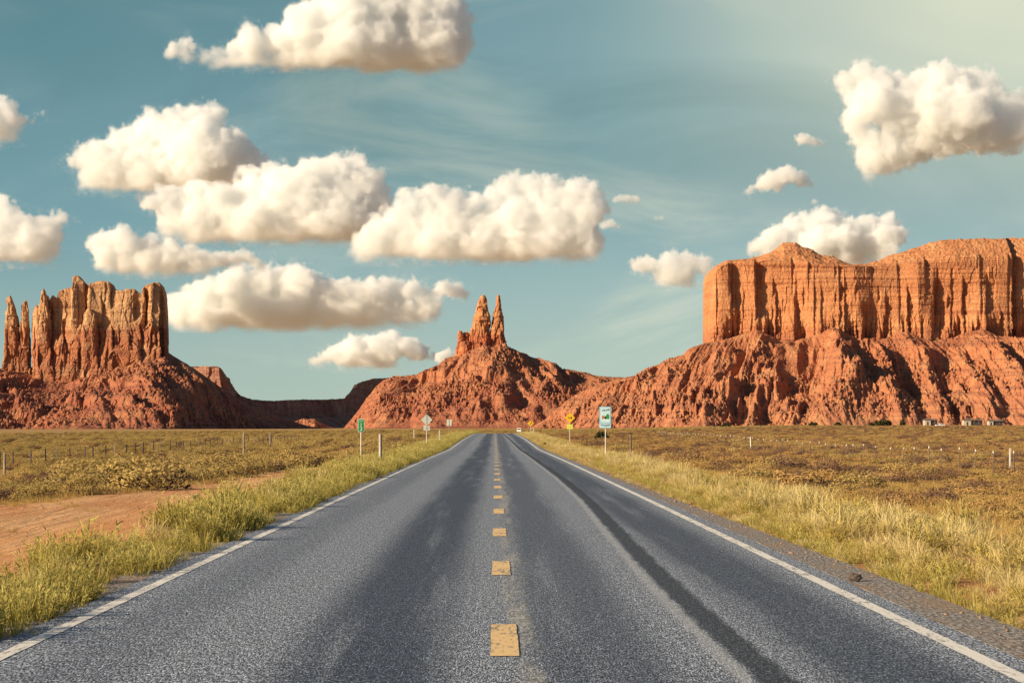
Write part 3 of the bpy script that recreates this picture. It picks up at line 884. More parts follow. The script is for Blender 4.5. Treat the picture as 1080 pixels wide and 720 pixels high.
# ---- the far mesa: its long wall looks away from the sun
fb = empty('mesa', at(300, 452, 5000).tolist())
tag(fb, 'low distant mesa in shade between left and central butte', 'mesa', kind='structure')
fpx = np.concatenate([np.linspace(150, 240, 90), np.linspace(240.5, 470, 260)])
fY = np.interp(fpx, [150, 196, 234, 240, 246, 252, 300, 365, 395, 470], [4560, 4500, 4470, 4490, 4600, 4800, 5050, 5600, 5950, 6700])
fs = np.interp(fpx, [150, 200, 205, 231, 235, 237, 241, 246, 252, 256, 268, 290, 320, 345, 365, 369, 373, 377, 383, 395, 410, 430, 470], [388, 387, 386, 386, 387, 392, 397, 404, 413, 417, 421, 422.5, 421, 421, 420, 416, 411, 405.5, 402.5, 399, 398.5, 398, 398])
fs = fs + 0.35 * noise2(fpx / 5, fpx * 0, 77)
rowsP = []
for v in np.linspace(-0.0, 1, 60):
    py = 453 + (fs - 453) * v
    setb = np.where(v < 0.45, (0.45 - v) * 170, (0.45 - v) * 14)
    rowsP.append(at(fpx, py, fY) + np.stack([0.55 * setb + 0 * fpx, -0.35 * setb + 0 * fpx, 0 * fpx], -1))
top = rowsP[-1]
for v in np.linspace(0, 1, 8)[1:]:
    rowsP.append(top + np.stack([-15 * v + 0 * fpx, 260 * v + 0 * fpx, -14 * v + 0 * fpx], -1))
top = rowsP[-1]
q = top.copy(); q[:, 2] = 0; rowsP.append(q)
P = np.stack(rowsP, 1)
n = grid_normals(P)
P = P + n * (cliff_disp(P, 911, 1.4, (3.0, 2.2, 0.9, 0.9)) * np.concatenate([np.ones(60), np.full(8, 0.15)])[None])[..., None] * np.array([1, 1, 0.15])
local(mesh_obj('cliff', P, grid_faces(len(fpx), P.shape[1]), M['far_rock'], fb), fb)
mound = talus('hill', [(296, 453), (308, 447), (318, 441.5), (332, 442), (342, 447), (356, 453)], 4150, 4030, M['talus_orange'], None, 951, 1.2, 90, 325, 200, (), 0.8, 1.1)
tag(mound, 'small sunlit red mound before the shaded far mesa', 'hill', kind='structure')

# ------------------------------------------------------------------ plants
def blades(n, hgt, spread, wd, lean, seg=3, seed=0, heads=0.0, droop=0.35):
    rg = np.random.default_rng(seed)
    V, Fq = [], []
    for i in range(n):
        a = rg.uniform(0, 2 * np.pi)
        r = spread * np.sqrt(rg.uniform())
        b0 = np.array([r * np.cos(a), r * np.sin(a), -0.03])
        da = a + rg.normal(0, 0.7)
        ln = lean * rg.uniform(0.15, 1.0) * (0.4 + r / spread)
        h = hgt * rg.uniform(0.5, 1.0)
        d = np.array([np.cos(da), np.sin(da)])
        fa = rg.uniform(0, np.pi)
        wv = np.array([np.cos(fa), np.sin(fa), 0])
        base = len(V)
        for s in range(seg + 1):
            q = s / seg
            p = b0 + np.array([d[0] * ln * q ** 1.6 * h, d[1] * ln * q ** 1.6 * h, h * (q - droop * ln * q * q)])
            ww = wd * (1 - 0.75 * q)
            if heads and q > 0.6 and (i % 3) == 0:
                ww = wd * heads * (1.2 - q)
            V.append(p - wv * ww / 2); V.append(p + wv * ww / 2)
        for s in range(seg):
            Fq.append((base + 2 * s, base + 2 * s + 1, base + 2 * s + 3, base + 2 * s + 2))
    return np.array(V), np.array(Fq)


def shrub_mesh(n, rx, h, leaf, seed, stems=10, hollow=0.35):
    """dome of small leaf faces in clumps on short stems"""
    rg = np.random.default_rng(seed)
    V, Fq = [], []
    nc = max(5, n // 22)
    cc = []
    for i in range(nc):
        a, e = rg.uniform(0, 2 * np.pi), rg.uniform(0.05, 1.0)
        rr = rg.uniform(0.55, 1.0)
        cc.append(np.array([rx * rr * np.cos(a) * np.sqrt(1 - e * e * 0.85), rx * rr * np.sin(a) * np.sqrt(1 - e * e * 0.85), h * (0.12 + 0.78 * e * rr)]))
    for i in range(n):
        c = cc[i % nc]
        dv = rg.normal(0, 1, 3)
        dv[2] = dv[2] + 0.35
        dv /= np.linalg.norm(dv)
        p = c + dv * np.array([rx, rx, h]) * 0.27 * rg.uniform(0.75, 1.1)
        p[2] = max(p[2], 0.01)
        nr = dv * 0.9 + c / (np.linalg.norm(c) + 1e-6) * 0.35 + rg.normal(0, 0.33, 3)      # leaves face outwards
        nr /= np.linalg.norm(nr)
        u = np.cross(nr, rg.normal(0, 1, 3)); u /= np.linalg.norm(u) + 1e-6
        s = np.cross(nr, u)
        l = leaf * rg.uniform(0.7, 1.5)
        b0 = len(V)
        V += [p - s * l * 0.32 - u * l * 0.4, p + s * l * 0.32 - u * l * 0.4, p + u * l * 0.6 + s * l * 0.14, p + u * l * 0.6 - s * l * 0.14]
        Fq.append((b0, b0 + 1, b0 + 2, b0 + 3))
    for i in range(stems):
        c = cc[i % nc] * 0.9
        side = np.array([-c[1], c[0], 0]); side = side / (np.linalg.norm(side) + 1e-6) * 0.012 * (h / 0.6)
        b0 = len(V)
        V += [np.array([0, 0, -0.05]) - side, np.array([0, 0, -0.05]) + side, c + side * 0.4, c - side * 0.4]
        Fq.append((b0, b0 + 1, b0 + 2, b0 + 3))
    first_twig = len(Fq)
    for i in range(int(n * 0.38)):                                                              # dead twigs, coloured dark to stand in for shade under the leaves
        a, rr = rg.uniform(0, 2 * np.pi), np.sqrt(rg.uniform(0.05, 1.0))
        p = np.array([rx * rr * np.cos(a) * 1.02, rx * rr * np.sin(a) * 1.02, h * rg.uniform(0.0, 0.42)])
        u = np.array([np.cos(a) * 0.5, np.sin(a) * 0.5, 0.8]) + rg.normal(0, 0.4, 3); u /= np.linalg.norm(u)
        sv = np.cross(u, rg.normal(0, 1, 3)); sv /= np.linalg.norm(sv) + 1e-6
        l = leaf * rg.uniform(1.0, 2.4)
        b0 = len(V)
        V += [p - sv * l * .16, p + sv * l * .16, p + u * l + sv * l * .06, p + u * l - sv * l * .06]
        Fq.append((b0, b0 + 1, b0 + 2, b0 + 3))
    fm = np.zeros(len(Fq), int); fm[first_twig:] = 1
    return np.array(V), np.array(Fq), fm


def proto(name, geo, mat, coll):
    V, Fq = geo[:2]
    if len(geo) > 2:
        o = mesh_obj(name, V, Fq, mat, mats=[mat, M['deadwood_shade']], fmat=geo[2])
    else:
        o = mesh_obj(name, V, Fq, mat)
    COL.objects.unlink(o)
    coll.objects.link(o)
    return o


def scatter(name, pts, rz, sc, idx, coll, label, cat, tilt=0.12):
    """one object of uncountable growth: points that carry the plants of a collection"""
    me = bpy.data.meshes.new(name)
    n = len(pts)
    me.vertices.add(n)
    me.vertices.foreach_set('co', np.asarray(pts, np.float32).ravel())
    rot = np.stack([RNG.normal(0, tilt, n), RNG.normal(0, tilt, n), rz], -1).astype(np.float32)
    for nm, tp, dat in (('rot', 'FLOAT_VECTOR', rot), ('size', 'FLOAT_VECTOR', np.asarray(sc, np.float32)), ('pick', 'INT', np.asarray(idx, np.int32))):
        a = me.attributes.new(nm, tp, 'POINT')
        a.data.foreach_set('vector' if tp == 'FLOAT_VECTOR' else 'value', dat.ravel())
    o = bpy.data.objects.new(name, me)
    COL.objects.link(o)
    g = bpy.data.node_groups.new(name, 'GeometryNodeTree')
    g.interface.new_socket('Geometry', in_out='INPUT', socket_type='NodeSocketGeometry')
    g.interface.new_socket('Geometry', in_out='OUTPUT', socket_type='NodeSocketGeometry')
    q = NT(g)
    gi, go = q.n('NodeGroupInput'), q.n('NodeGroupOutput')
    ci = q.n('GeometryNodeCollectionInfo')
    ci.inputs[0].default_value = coll
    ci.inputs[1].default_value = True
    ci.inputs[2].default_value = True
    na = lambda nm, tp: q.n('GeometryNodeInputNamedAttribute', {'Name': nm}, data_type=tp).outputs[0]
    ip = q.n('GeometryNodeInstanceOnPoints')
    q.put(ip.inputs['Points'], gi.outputs[0])
    q.put(ip.inputs['Instance'], ci.outputs[0])
    ip.inputs['Pick Instance'].default_value = True
    q.put(ip.inputs['Instance Index'], na('pick', 'INT'))
    e2r = q.n('FunctionNodeEulerToRotation', {0: na('rot', 'FLOAT_VECTOR')}).outputs[0]
    q.put(ip.inputs['Rotation'], e2r)
    q.put(ip.inputs['Scale'], na('size', 'FLOAT_VECTOR'))
    q.put(go.inputs[0], ip.outputs[0])
    md = o.modifiers.new('plants', 'NODES')
    md.node_group = g
    tag(o, label, cat, kind='stuff')
    return o


def new_coll(n):
    return bpy.data.collections.new(n)


def leafy(n, hgt, spread, leaf, seed, per=11):
    """upright leafy stems, as rabbitbrush grows"""
    rg = np.random.default_rng(seed)
    V, Fq = [], []
    for i in range(n):
        a, r = rg.uniform(0, 2 * np.pi), spread * np.sqrt(rg.uniform())
        b0 = np.array([r * np.cos(a), r * np.sin(a), -0.03])
        h = hgt * rg.uniform(0.55, 1.0) * (1 - 0.35 * (r / spread) ** 2)
        tip = b0 + np.array([np.cos(a), np.sin(a), 0]) * h * rg.uniform(0.1, 0.5) * (0.3 + r / spread) + np.array([rg.normal(0, .04), rg.normal(0, .04), h])
        sd = np.array([-np.sin(a), np.cos(a), 0]) * 0.004
        k0 = len(V)
        V += [b0 - sd, b0 + sd, tip + sd * .5, tip - sd * .5]
        Fq.append((k0, k0 + 1, k0 + 2, k0 + 3))
        for j in range(per):
            q = rg.uniform(0.3, 1.0)
            p = b0 + (tip - b0) * q
            u = (tip - b0) / np.linalg.norm(tip - b0) * 0.8 + rg.normal(0, 0.55, 3)
            u /= np.linalg.norm(u)
            sv = np.cross(u, rg.normal(0, 1, 3)); sv /= np.linalg.norm(sv) + 1e-6
            l = leaf * rg.uniform(0.6, 1.3)
            k0 = len(V)
            V += [p - sv * l * .13, p + sv * l * .13, p + u * l + sv * l * .07, p + u * l - sv * l * .07]
            Fq.append((k0, k0 + 1, k0 + 2, k0 + 3))
    return np.array(V), np.array(Fq)


cg = new_coll('verge_green')
for i in range(3):
    proto(f'a_green_{i}', blades(44, 0.46 + 0.06 * i, 0.16, 0.012, 0.45, 3, 10 + i, 2.0), M['verge_green'], cg)
for i in range(4):
    proto(f'b_leafy_{i}', leafy(26, 0.50 + 0.05 * i, 0.20, 0.055, 20 + i), M['verge_green'], cg)
cs = new_coll('straw')
for i in range(5):
    proto(f'a_straw_{i}', blades(80, 0.46 + 0.05 * i, 0.13, 0.011, 0.8, 4, 30 + i, 2.6, 0.5), M['straw'], cs)
M['verge_gold'] = leaf_mat('golden_green_weeds', (0.34, 0.27, 0.06), (0.60, 0.48, 0.14), (0.80, 0.67, 0.27))
for i in range(3):
    proto(f'b_gold_{i}', leafy(26, 0.44 + 0.05 * i, 0.22, 0.055, 130 + i), M['verge_gold'], cs)
cd = new_coll('dry')
for i in range(4):
    proto(f'a_dry_{i}', blades(46, 0.30, 0.20, 0.012, 0.9, 3, 50 + i, 0, 0.4), M['dry_grass'], cd)
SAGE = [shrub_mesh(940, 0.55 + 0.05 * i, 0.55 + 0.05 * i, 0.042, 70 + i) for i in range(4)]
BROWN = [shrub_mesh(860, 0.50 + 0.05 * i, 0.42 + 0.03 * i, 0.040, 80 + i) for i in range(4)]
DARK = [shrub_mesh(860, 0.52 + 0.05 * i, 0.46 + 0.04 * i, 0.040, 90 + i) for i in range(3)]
csl = new_coll('scrub_left')
csr = new_coll('scrub_right')
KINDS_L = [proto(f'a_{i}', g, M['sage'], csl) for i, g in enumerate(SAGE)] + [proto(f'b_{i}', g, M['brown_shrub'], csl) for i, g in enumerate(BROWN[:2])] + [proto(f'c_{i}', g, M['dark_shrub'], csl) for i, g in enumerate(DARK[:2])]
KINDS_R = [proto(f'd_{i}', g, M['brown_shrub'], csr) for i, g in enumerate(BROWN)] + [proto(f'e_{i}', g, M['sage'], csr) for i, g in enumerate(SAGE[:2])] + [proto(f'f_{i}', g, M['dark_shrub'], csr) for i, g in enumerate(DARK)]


def field(d0, d1, dens, side, x_in, lim=0.235, pad=6.0):
    """random stands between two depths on one side of the road, within and a little outside the view"""
    w0 = max(lim * d1 + pad - x_in, 0)
    n = int(dens * (d1 - d0) * w0)
    y = RNG.uniform(d0, d1, n)
    x = x_in + RNG.uniform(0, w0, n)
    k = x < lim * y + pad
    x, y = x[k], y[k]
    return side * x + road_dx(y), y


def xyz_of(x, y, sink=0.02):
    return np.stack([x, y, ground_z(x, y) - sink], -1)


# verges
def verge(name, side, coll, npro, inner, wfun, label, segs, hs):
    X_, Y_ = [], []
    for d0, d1, dens in segs:
        wd = wfun
        n = int(dens * (d1 - d0) * wd)
        y = RNG.uniform(d0, d1, n)
        inner_ = inner + (np.interp(y, [0, 28, 60, 120], [0.05, 0, -0.25, -0.5]) if side > 0 else 0)
        x = inner_ + wd * RNG.uniform(0, 1, n) ** 1.15
        cl = noise2(x / 0.9, y / 1.6, 5 + side) + 0.6 * noise2(x / 2.5, y / 6.0, 15 + side)
        k = cl > -0.20 + 0.5 * np.clip((x - inner - wd * 0.6) / wd, 0, 1)
        X_.append(x[k]); Y_.append(y[k])
    x, y = np.concatenate(X_), np.concatenate(Y_)
    xx = side * x + road_dx(y)
    h = (0.42 + 0.62 * np.clip(noise2(xx / 1.1, y / 2.2, 25) * 1.6 + 0.4, 0, 1)) * RNG.lognormal(0, 0.18, len(y))
    edge = np.clip((x - inner) / 0.55, 0.45 if side > 0 else 0.95, 1)
    h = h * edge * hs
    sc = np.stack([h * RNG.uniform(0.8, 1.25, len(x)), h * RNG.uniform(0.8, 1.25, len(x)), h * RNG.uniform(0.8, 1.2, len(x))], -1)
    k = bare(xx, y) < 0.5
    return scatter(name, xyz_of(xx, y)[k], RNG.uniform(0, 6.28, k.sum()), sc[k], RNG.integers(0, npro, k.sum()), coll, label, 'grass')


verge('verge_grass', -1, cg, 7, 4.02, 3.3, 'tall yellow green grass along the left road edge', [(6, 60, 11), (60, 150, 8), (150, 560, 5)], 1.0)
verge('straw_grass', 1, cs, 8, 4.50, 3.3, 'pale straw coloured grass tufts along the right road edge', [(6, 60, 11), (60, 150, 8), (150, 560, 5)], 0.84)
# a fringe of green weeds at the foot of the straw, and straw among the green
n = 420
y = RNG.uniform(12, 120, n); x = 4.5 + np.abs(RNG.normal(0, 0.35, n))
sc = RNG.uniform(0.3, 0.6, (n, 1)) * np.ones((1, 3))
scatter('verge_weeds', xyz_of(x, y), RNG.uniform(0, 6.28, n), sc, RNG.integers(0, 7, n), cg, 'low green weeds between the straw grass and gravel', 'weeds')
n = 900
y = RNG.uniform(12, 400, n); x = -4.5 - RNG.uniform(0, 3.2, n)
k = bare(x, y) < 0.5
x, y = x[k], y[k]; n = len(x)
sc = RNG.uniform(0.55, 1.0, (n, 1)) * np.ones((1, 3))
scatter('straw_grass', xyz_of(x, y), RNG.uniform(0, 6.28, n), sc, RNG.integers(0, 5, n), cs, 'pale dry stems scattered among the left verge grass', 'grass')
# dry grass under the scrub
parts = []
for side, xin in ((-1, 7.8), (1, 7.4)):
    for d0, d1, dens in ((10, 70, 3.6), (70, 160, 2.2), (160, 330, 1.1), (330, 600, 0.35)):
        parts.append(field(d0, d1, dens * (1.6 if side > 0 else 0.8), side, xin))
x, y = np.concatenate([q[0] for q in parts]), np.concatenate([q[1] for q in parts])
k = (bare(x, y) < 0.35) & (noise2(x / 4.0, y / 7.0, 61) > -0.35)
x, y = x[k], y[k]; n = len(x)
h = RNG.uniform(0.6, 1.3, n)
scatter('dry_grass', xyz_of(x, y), RNG.uniform(0, 6.28, n), np.stack([h * 1.2, h * 1.2, h], -1), RNG.integers(0, 4, n), cd, 'dry orange brown grass covering the soil between shrubs', 'grass')


def plants(side):
    X_, Y_, H_ = [], [], []
    xin = 8.0 if side < 0 else 8.0
    for d0, d1, dens, s0 in ((18, 110, 0.24, 0.74), (110, 330, 0.22, 0.85), (330, 900, 0.085, 1.05), (900, 2300, 0.025, 1.3)):
        x, y = field(d0, d1, dens * (1.35 if side > 0 else 1.0), side, xin)
        k = noise2(x / 9, y / 16, 41 + side) > -0.30
        x, y = x[k], y[k]
        X_.append(x); Y_.append(y); H_.append(s0 * RNG.lognormal(-0.2, 0.42, len(x)))
    x, y, h = np.concatenate(X_), np.concatenate(Y_), np.concatenate(H_)
    h = np.minimum(h, np.where(y < 75, 0.85, 1.5))
    k = (bare(x, y) < 0.3) & (np.abs(x - road_dx(y)) > np.where(y < 75, 8.5, 7))
    x, y, h = x[k], y[k], h[k]
    if side < 0:                                  # the thick hedge of sagebrush behind the bare track
        n = 190
        yy = RNG.uniform(72, 135, n)
        xx = -RNG.uniform(9.6, 22, n)
        kk = (bare(xx, yy) < 0.25) & (-xx < 0.235 * yy + 3)
        x, y, h = np.concatenate([x, xx[kk]]), np.concatenate([y, yy[kk]]), np.concatenate([h, RNG.lognormal(0.0, 0.30, kk.sum())])
    return x, y, h


for side, kinds, coll, pr, nm, lab, grp in (
        (-1, KINDS_L, csl, [.2, .2, .17, .13, .08, .08, .07, .07], 'sagebrush_shrub', 'olive sagebrush growing on the left plain among the dry grass', 'sagebrush on the left plain'),
        (1, KINDS_R, csr, [.18, .18, .15, .12, .06, .06, .09, .08, .08], 'desert_shrub', 'brown desert shrub growing on the right plain among the dry grass', 'shrubs on the right plain')):
    x, y, h = plants(side)
    idx = RNG.choice(len(kinds), len(x), p=np.array(pr) / sum(pr))
    rz = RNG.uniform(0, 6.28, len(x))
    inview = np.abs((x / y) * F + VX - CX) < 545
    rank = np.argsort(-(h / y) * inview)
    one, rest = rank[:285], rank[285:]
    Pp = xyz_of(x, y, 0.03)
    for i in one:
        src = kinds[idx[i]]
        o = bpy.data.objects.new(nm, src.data)
        COL.objects.link(o)
        o.location = Pp[i].tolist()
        o.rotation_euler = (0, 0, float(rz[i]))
        o.scale = (float(h[i]) * 1.25, float(h[i]) * 1.25, float(h[i]) * 0.92)
        tag(o, lab, 'shrub', grp)
    hr = h[rest]
    scatter('scrub', Pp[rest], rz[rest], np.stack([hr * 1.3, hr * 1.3, hr * 0.92], -1), idx[rest], coll,
            'sagebrush scrub covering the left plain to the buttes' if side < 0 else 'brown scrub covering the right plain to the mesa', 'scrub', 0.05)

# dark bushes far out, each its own
def bush(px, py, wpx, hpx, d, label, name='bush', seed=0):
    p = at(px, py, d)
    p[2] = float(ground_z(p[0], d)) - 0.05
    wd, hh = wpx * d / F, hpx * d / F
    V, Fq, fm = shrub_mesh(520, 1.0, 1.0, 0.20, 900 + seed, 12)
    o = mesh_obj(name, V * np.array([wd / 2.2, wd / 2.2, hh / 1.05]), Fq, M['juniper'])
    o.location = p.tolist()
    return tag(o, label, 'bush')


bush(635, 464, 15, 11, 345, 'dark round bush standing behind the blue sign', seed=1)
bush(765, 451, 10, 5, 1500, 'small dark bush at the foot of the mesa slope', seed=2)
bush(883.5, 451, 9, 5, 1500, 'dark low bush on the plain edge below the mesa', seed=3)
bush(931, 451, 18, 8, 1500, 'broad dark juniper bush at the mesa foot beside the houses', seed=4)
bush(919, 451, 8, 4, 1490, 'small brownish bush touching the broad juniper bush', seed=5)
bush(952, 450.5, 6, 8, 1520, 'thin upright dark bush between the juniper and the houses', seed=6)
bush(858, 451, 10, 6, 1480, 'olive bush on the plain edge left of the dark low bush', seed=7)
bush(575, 471, 4, 4, 245, 'tiny dark bush in the grass near the yellow sign', seed=8)

# loose stones on the bare ground and the shoulder
cst = new_coll('stones')
for i in range(4):
    bm = bmesh.new()
    bmesh.ops.create_icosphere(bm, subdivisions=2, radius=1.0)
    V = np.array([v.co[:] for v in bm.verts]); Fs = np.array([[v.index for v in f.verts] for f in bm.faces]); bm.free()
    V = V * (1 + 0.45 * noise3(V[:, 0] * 1.1 + i * 5, V[:, 1] * 1.1, V[:, 2] * 1.1, 40 + i))[:, None] * np.array([1, 0.8, 0.6])
    proto(f'a_stone_{i}', (V, Fs), M['pebble'], cst)
n = 2600
y = RNG.uniform(15, 150, n); x = np.where(RNG.uniform(size=n) < 0.62, -RNG.uniform(4.9, 15.5, n), RNG.uniform(4.0, 4.75, n))
k = (bare(x, y) > 0.4) | (x > 0)
x, y = x[k], y[k]; n = len(x)
sz = np.minimum(0.012 * RNG.lognormal(0, 0.6, n), 0.06)
pp = xyz_of(x, y, 0.0); pp[:, 2] = np.where(x > 0, road_z(y) - 0.008, pp[:, 2])
scatter('loose_stones', pp, RNG.uniform(0, 6.28, n), np.stack([sz, sz, sz], -1), RNG.integers(0, 4, n), cst, 'small loose stones strewn on the bare dirt and gravel shoulder', 'stones', 0.3)
n = 650
y = RNG.uniform(28, 190, n); x = -RNG.uniform(6.0, 14.5, n)
k = (bare(x, y) > 0.5) & (noise2(x / 2.5, y / 6, 303) > 0.05)
x, y = x[k], y[k]; n = len(x)
sc = RNG.uniform(0.35, 0.8, (n, 1)) * np.ones((1, 3))
scatter('dry_grass', xyz_of(x, y), RNG.uniform(0, 6.28, n), sc, RNG.integers(0, 4, n), cd, 'sparse dry tufts dotting the bare dirt track', 'grass')

# ------------------------------------------------------------------ signs, posts, fences
class MB:
    def __init__(s):
        s.v, s.f = [], []

    def add(s, V, Fc):
        b0 = len(s.v)
        s.v += [tuple(map(float, q)) for q in V]
        s.f += [tuple(i + b0 for i in q) for q in Fc]
        return s

    def box(s, c, size, bev=0.0):
        x, y, z = (d / 2 for d in size)
        bm = bmesh.new()
        bmesh.ops.create_cube(bm, size=1.0)
        bmesh.ops.scale(bm, vec=size, verts=bm.verts)
        if bev:
            bmesh.ops.bevel(bm, geom=bm.edges[:], offset=bev, segments=2, affect='EDGES')
        bmesh.ops.translate(bm, vec=c, verts=bm.verts)
        bm.verts.index_update()
        s.add([q.co[:] for q in bm.verts], [[q.index for q in f.verts] for f in bm.faces])
        bm.free()
        return s

    def tube(s, p0, p1, r0, r1=None, n=10):
        r1 = r0 if r1 is None else r1
        p0, p1 = Vector(p0), Vector(p1)
        q = (p1 - p0).to_track_quat('Z', 'Y')
        V = []
        for p, r in ((p0, r0), (p1, r1)):
            V += [p + q @ Vector((r * math.cos(2 * math.pi * i / n), r * math.sin(2 * math.pi * i / n), 0)) for i in range(n)]
        Fc = [(i, (i + 1) % n, n + (i + 1) % n, n + i) for i in range(n)] + [tuple(range(n))[::-1], tuple(range(n, 2 * n))]
        return s.add(V, Fc)

    def slab(s, outline, y, t):
        """a flat outline (x, z) given thickness t behind y"""
        n = len(outline)
        V = [(x, y, z) for x, z in outline] + [(x, y + t, z) for x, z in outline]
        return s.add(V, [tuple(range(n)), tuple(range(2 * n - 1, n - 1, -1))] + [(i, i + n, (i + 1) % n + n, (i + 1) % n) for i in range(n)])

    def build(s, name, mat, parent=None):
        me = bpy.data.meshes.new(name)
        me.from_pydata(s.v, [], s.f)
        me.materials.append(mat)
        me.update()
        o = bpy.data.objects.new(name, me)
        COL.objects.link(o)
        if parent is not None:
            o.parent = parent
        return o


def round_rect(w_, h_, r, cz, n=5):
    pts = []
    for cx_, cz_, a0 in ((w_ / 2 - r, h_ / 2 - r, 0), (-w_ / 2 + r, h_ / 2 - r, 90), (-w_ / 2 + r, -h_ / 2 + r, 180), (w_ / 2 - r, -h_ / 2 + r, 270)):
        for i in range(n):
            a = R(a0 + 90 * i / (n - 1))
            pts.append((cx_ + r * math.cos(a), cz + cz_ + r * math.sin(a)))
    return pts[::-1]


def diamond(side, cz, r=0.04):
    pts = round_rect(side, side, r, 0)
    c, s_ = math.cos(R(45)), math.sin(R(45))
    return [(x * c - z * s_, cz + x * s_ + z * c) for x, z in pts]


def text(body, size, loc, mat, name, parent):
    cu = bpy.data.curves.new(name, 'FONT')
    cu.body, cu.size, cu.align_x, cu.align_y, cu.extrude = body, size, 'CENTER', 'CENTER', 0.0015
    tmp = bpy.data.objects.new(name, cu)
    COL.objects.link(tmp)
    dg = bpy.context.evaluated_depsgraph_get()
    me = bpy.data.meshes.new_from_object(tmp.evaluated_get(dg))
    bpy.data.objects.remove(tmp)
    me.materials.clear(); me.materials.append(mat)
    o = bpy.data.objects.new(name, me)
    COL.objects.link(o)
    o.parent = parent
    o.location = loc
    o.rotation_euler = (R(90), 0, 0)
    return o


def stand(name, px, d, label, cat, rz=0.0, group=None):
    x = float(at(px, 460, d)[0])
    o = empty(name, (x, d, float(ground_z(x, d)) - 0.05), rz)
    return tag(o, label, cat, group), o.location.z


def zpx(py, d, z0):
    """height above a stand's foot of a photo row at depth d"""
    return float(at(522, py, d)[2]) - z0


# green mile marker
d = 122.0
r_, z0 = stand('mile_marker', 380.8, d, 'small green mile marker sign on a thin pale pole', 'sign', R(4))
ct, cb_ = zpx(441.5, d, z0), zpx(455.3, d, z0)
MB().tube((0, 0, 0), (0, 0, ct - 0.06), 0.028, n=8).build('pole', M['post_pale'], r_)
pl = MB().slab(round_rect(0.295, ct - cb_, 0.04, (ct + cb_) / 2), -0.042, 0.006).build('plate', M['sign_white'], r_)
MB().slab(round_rect(0.262, ct - cb_ - 0.033, 0.03, (ct + cb_) / 2), -0.046, 0.004).build('face', M['sign_green'], pl)
text('MILE', 0.085, (0, -0.049, ct - 0.10), M['sign_white'], 'lettering', pl)
text('1', 0.25, (0, -0.049, (ct + cb_) / 2 + 0.02), M['sign_white'], 'lettering', pl)
text('3', 0.25, (0, -0.049, cb_ + 0.14), M['sign_white'], 'lettering', pl)

# square marker post, pale face, its shadow side put in as a dark strip
d = 118.0
r_, z0 = stand('marker_post', 401.2, d, 'square roadside post with a pale face and a dark strip for its shadow side', 'post', R(12))
h = zpx(457.6, d, z0)
MB().box((-0.02, 0, h / 2), (0.075, 0.13, h), 0.008).build('post', M['post_pale'], r_)
MB().box((0.042, 0, h / 2 - 0.02), (0.045, 0.12, h - 0.04), 0.006).build('dark_side', M['post_dark'], r_)

# back of a diamond warning sign with a plaque
d = 218.0
r_, z0 = stand('warning_sign', 450.0, d, 'bare metal back of a diamond sign with a small plaque beneath', 'sign', R(3))
c1, c2 = zpx(442.6, d, z0), zpx(451.2, d, z0)
MB().tube((0, 0, 0), (0, 0, c1 + 0.35), 0.035, n=8).build('pole', M['post_pale'], r_)
MB().slab(diamond(0.70, c1), -0.045, 0.006).build('plate', M['sign_back'], r_)
MB().slab(round_rect(0.54, 0.42, 0.03, c2), -0.045, 0.006).build('plaque', M['sign_back'], r_)
MB().box((0, -0.055, c1), (0.05, 0.012, 0.86)).box((0, -0.055, c2), (0.05, 0.012, 0.40)).build('bracket', M['galv'], r_)

# white delineator posts
for px, d, ty, lab in ((463.4, 255.0, 453.6, 'thin white delineator post on the left verge beyond the diamond sign'), (562.6, 400.0, 451.6, 'tiny white delineator post beside the far yellow sign'),
                       (436.5, 300, 453.0, 'faint pale post between the marker post and diamond sign')):
    r_, z0 = stand('delineator', px, d, lab, 'post')
    h = zpx(ty, d, z0)
    MB().box((0, 0, h / 2), (0.10, 0.03, h), 0.01).build('post', M['post_cap'], r_)
    MB().box((0, -0.019, h - 0.12), (0.07, 0.008, 0.14), 0.002).build('reflector', M['sign_white'], r_)

# twin plates further on
d = 340.0
r_, z0 = stand('twin_sign', 473.8, d, 'pair of narrow pale sign backs on one distant pole', 'sign')
c1 = zpx(445.4, d, z0)
MB().tube((0, 0, 0), (0, 0, c1), 0.04, n=8).build('pole', M['post_wood'], r_)
for sx in (-0.19, 0.19):
    MB().slab([(q + sx, z) for q, z in round_rect(0.30, 0.84, 0.03, c1)], -0.05, 0.006).build('plate', M['sign_back'], r_)
MB().box((0, -0.03, c1), (0.6, 0.02, 0.05)).build('bracket', M['post_wood'], r_)

# far yellow diamond
d = 395.0
r_, z0 = stand('warning_sign', 559.8, d, 'farther small yellow diamond sign with a black curved arrow', 'sign')
c1 = zpx(446.2, d, z0)
MB().tube((0, 0, 0), (0, 0, c1), 0.035, n=8).build('pole', M['galv'], r_)
pl = MB().slab(diamond(0.72, c1), -0.05, 0.006).build('plate', M['sign_yellow'], r_)
MB().slab([(-0.05, c1 - 0.26), (0.03, c1 - 0.26), (0.02, c1 - 0.05), (0.12, c1 + 0.08), (0.20, c1 + 0.02), (0.18, c1 + 0.24), (-0.03, c1 + 0.2), (0.05, c1 + 0.14), (-0.06, c1)][::-1], -0.055, 0.005).build('arrow', M['sign_black'], pl)

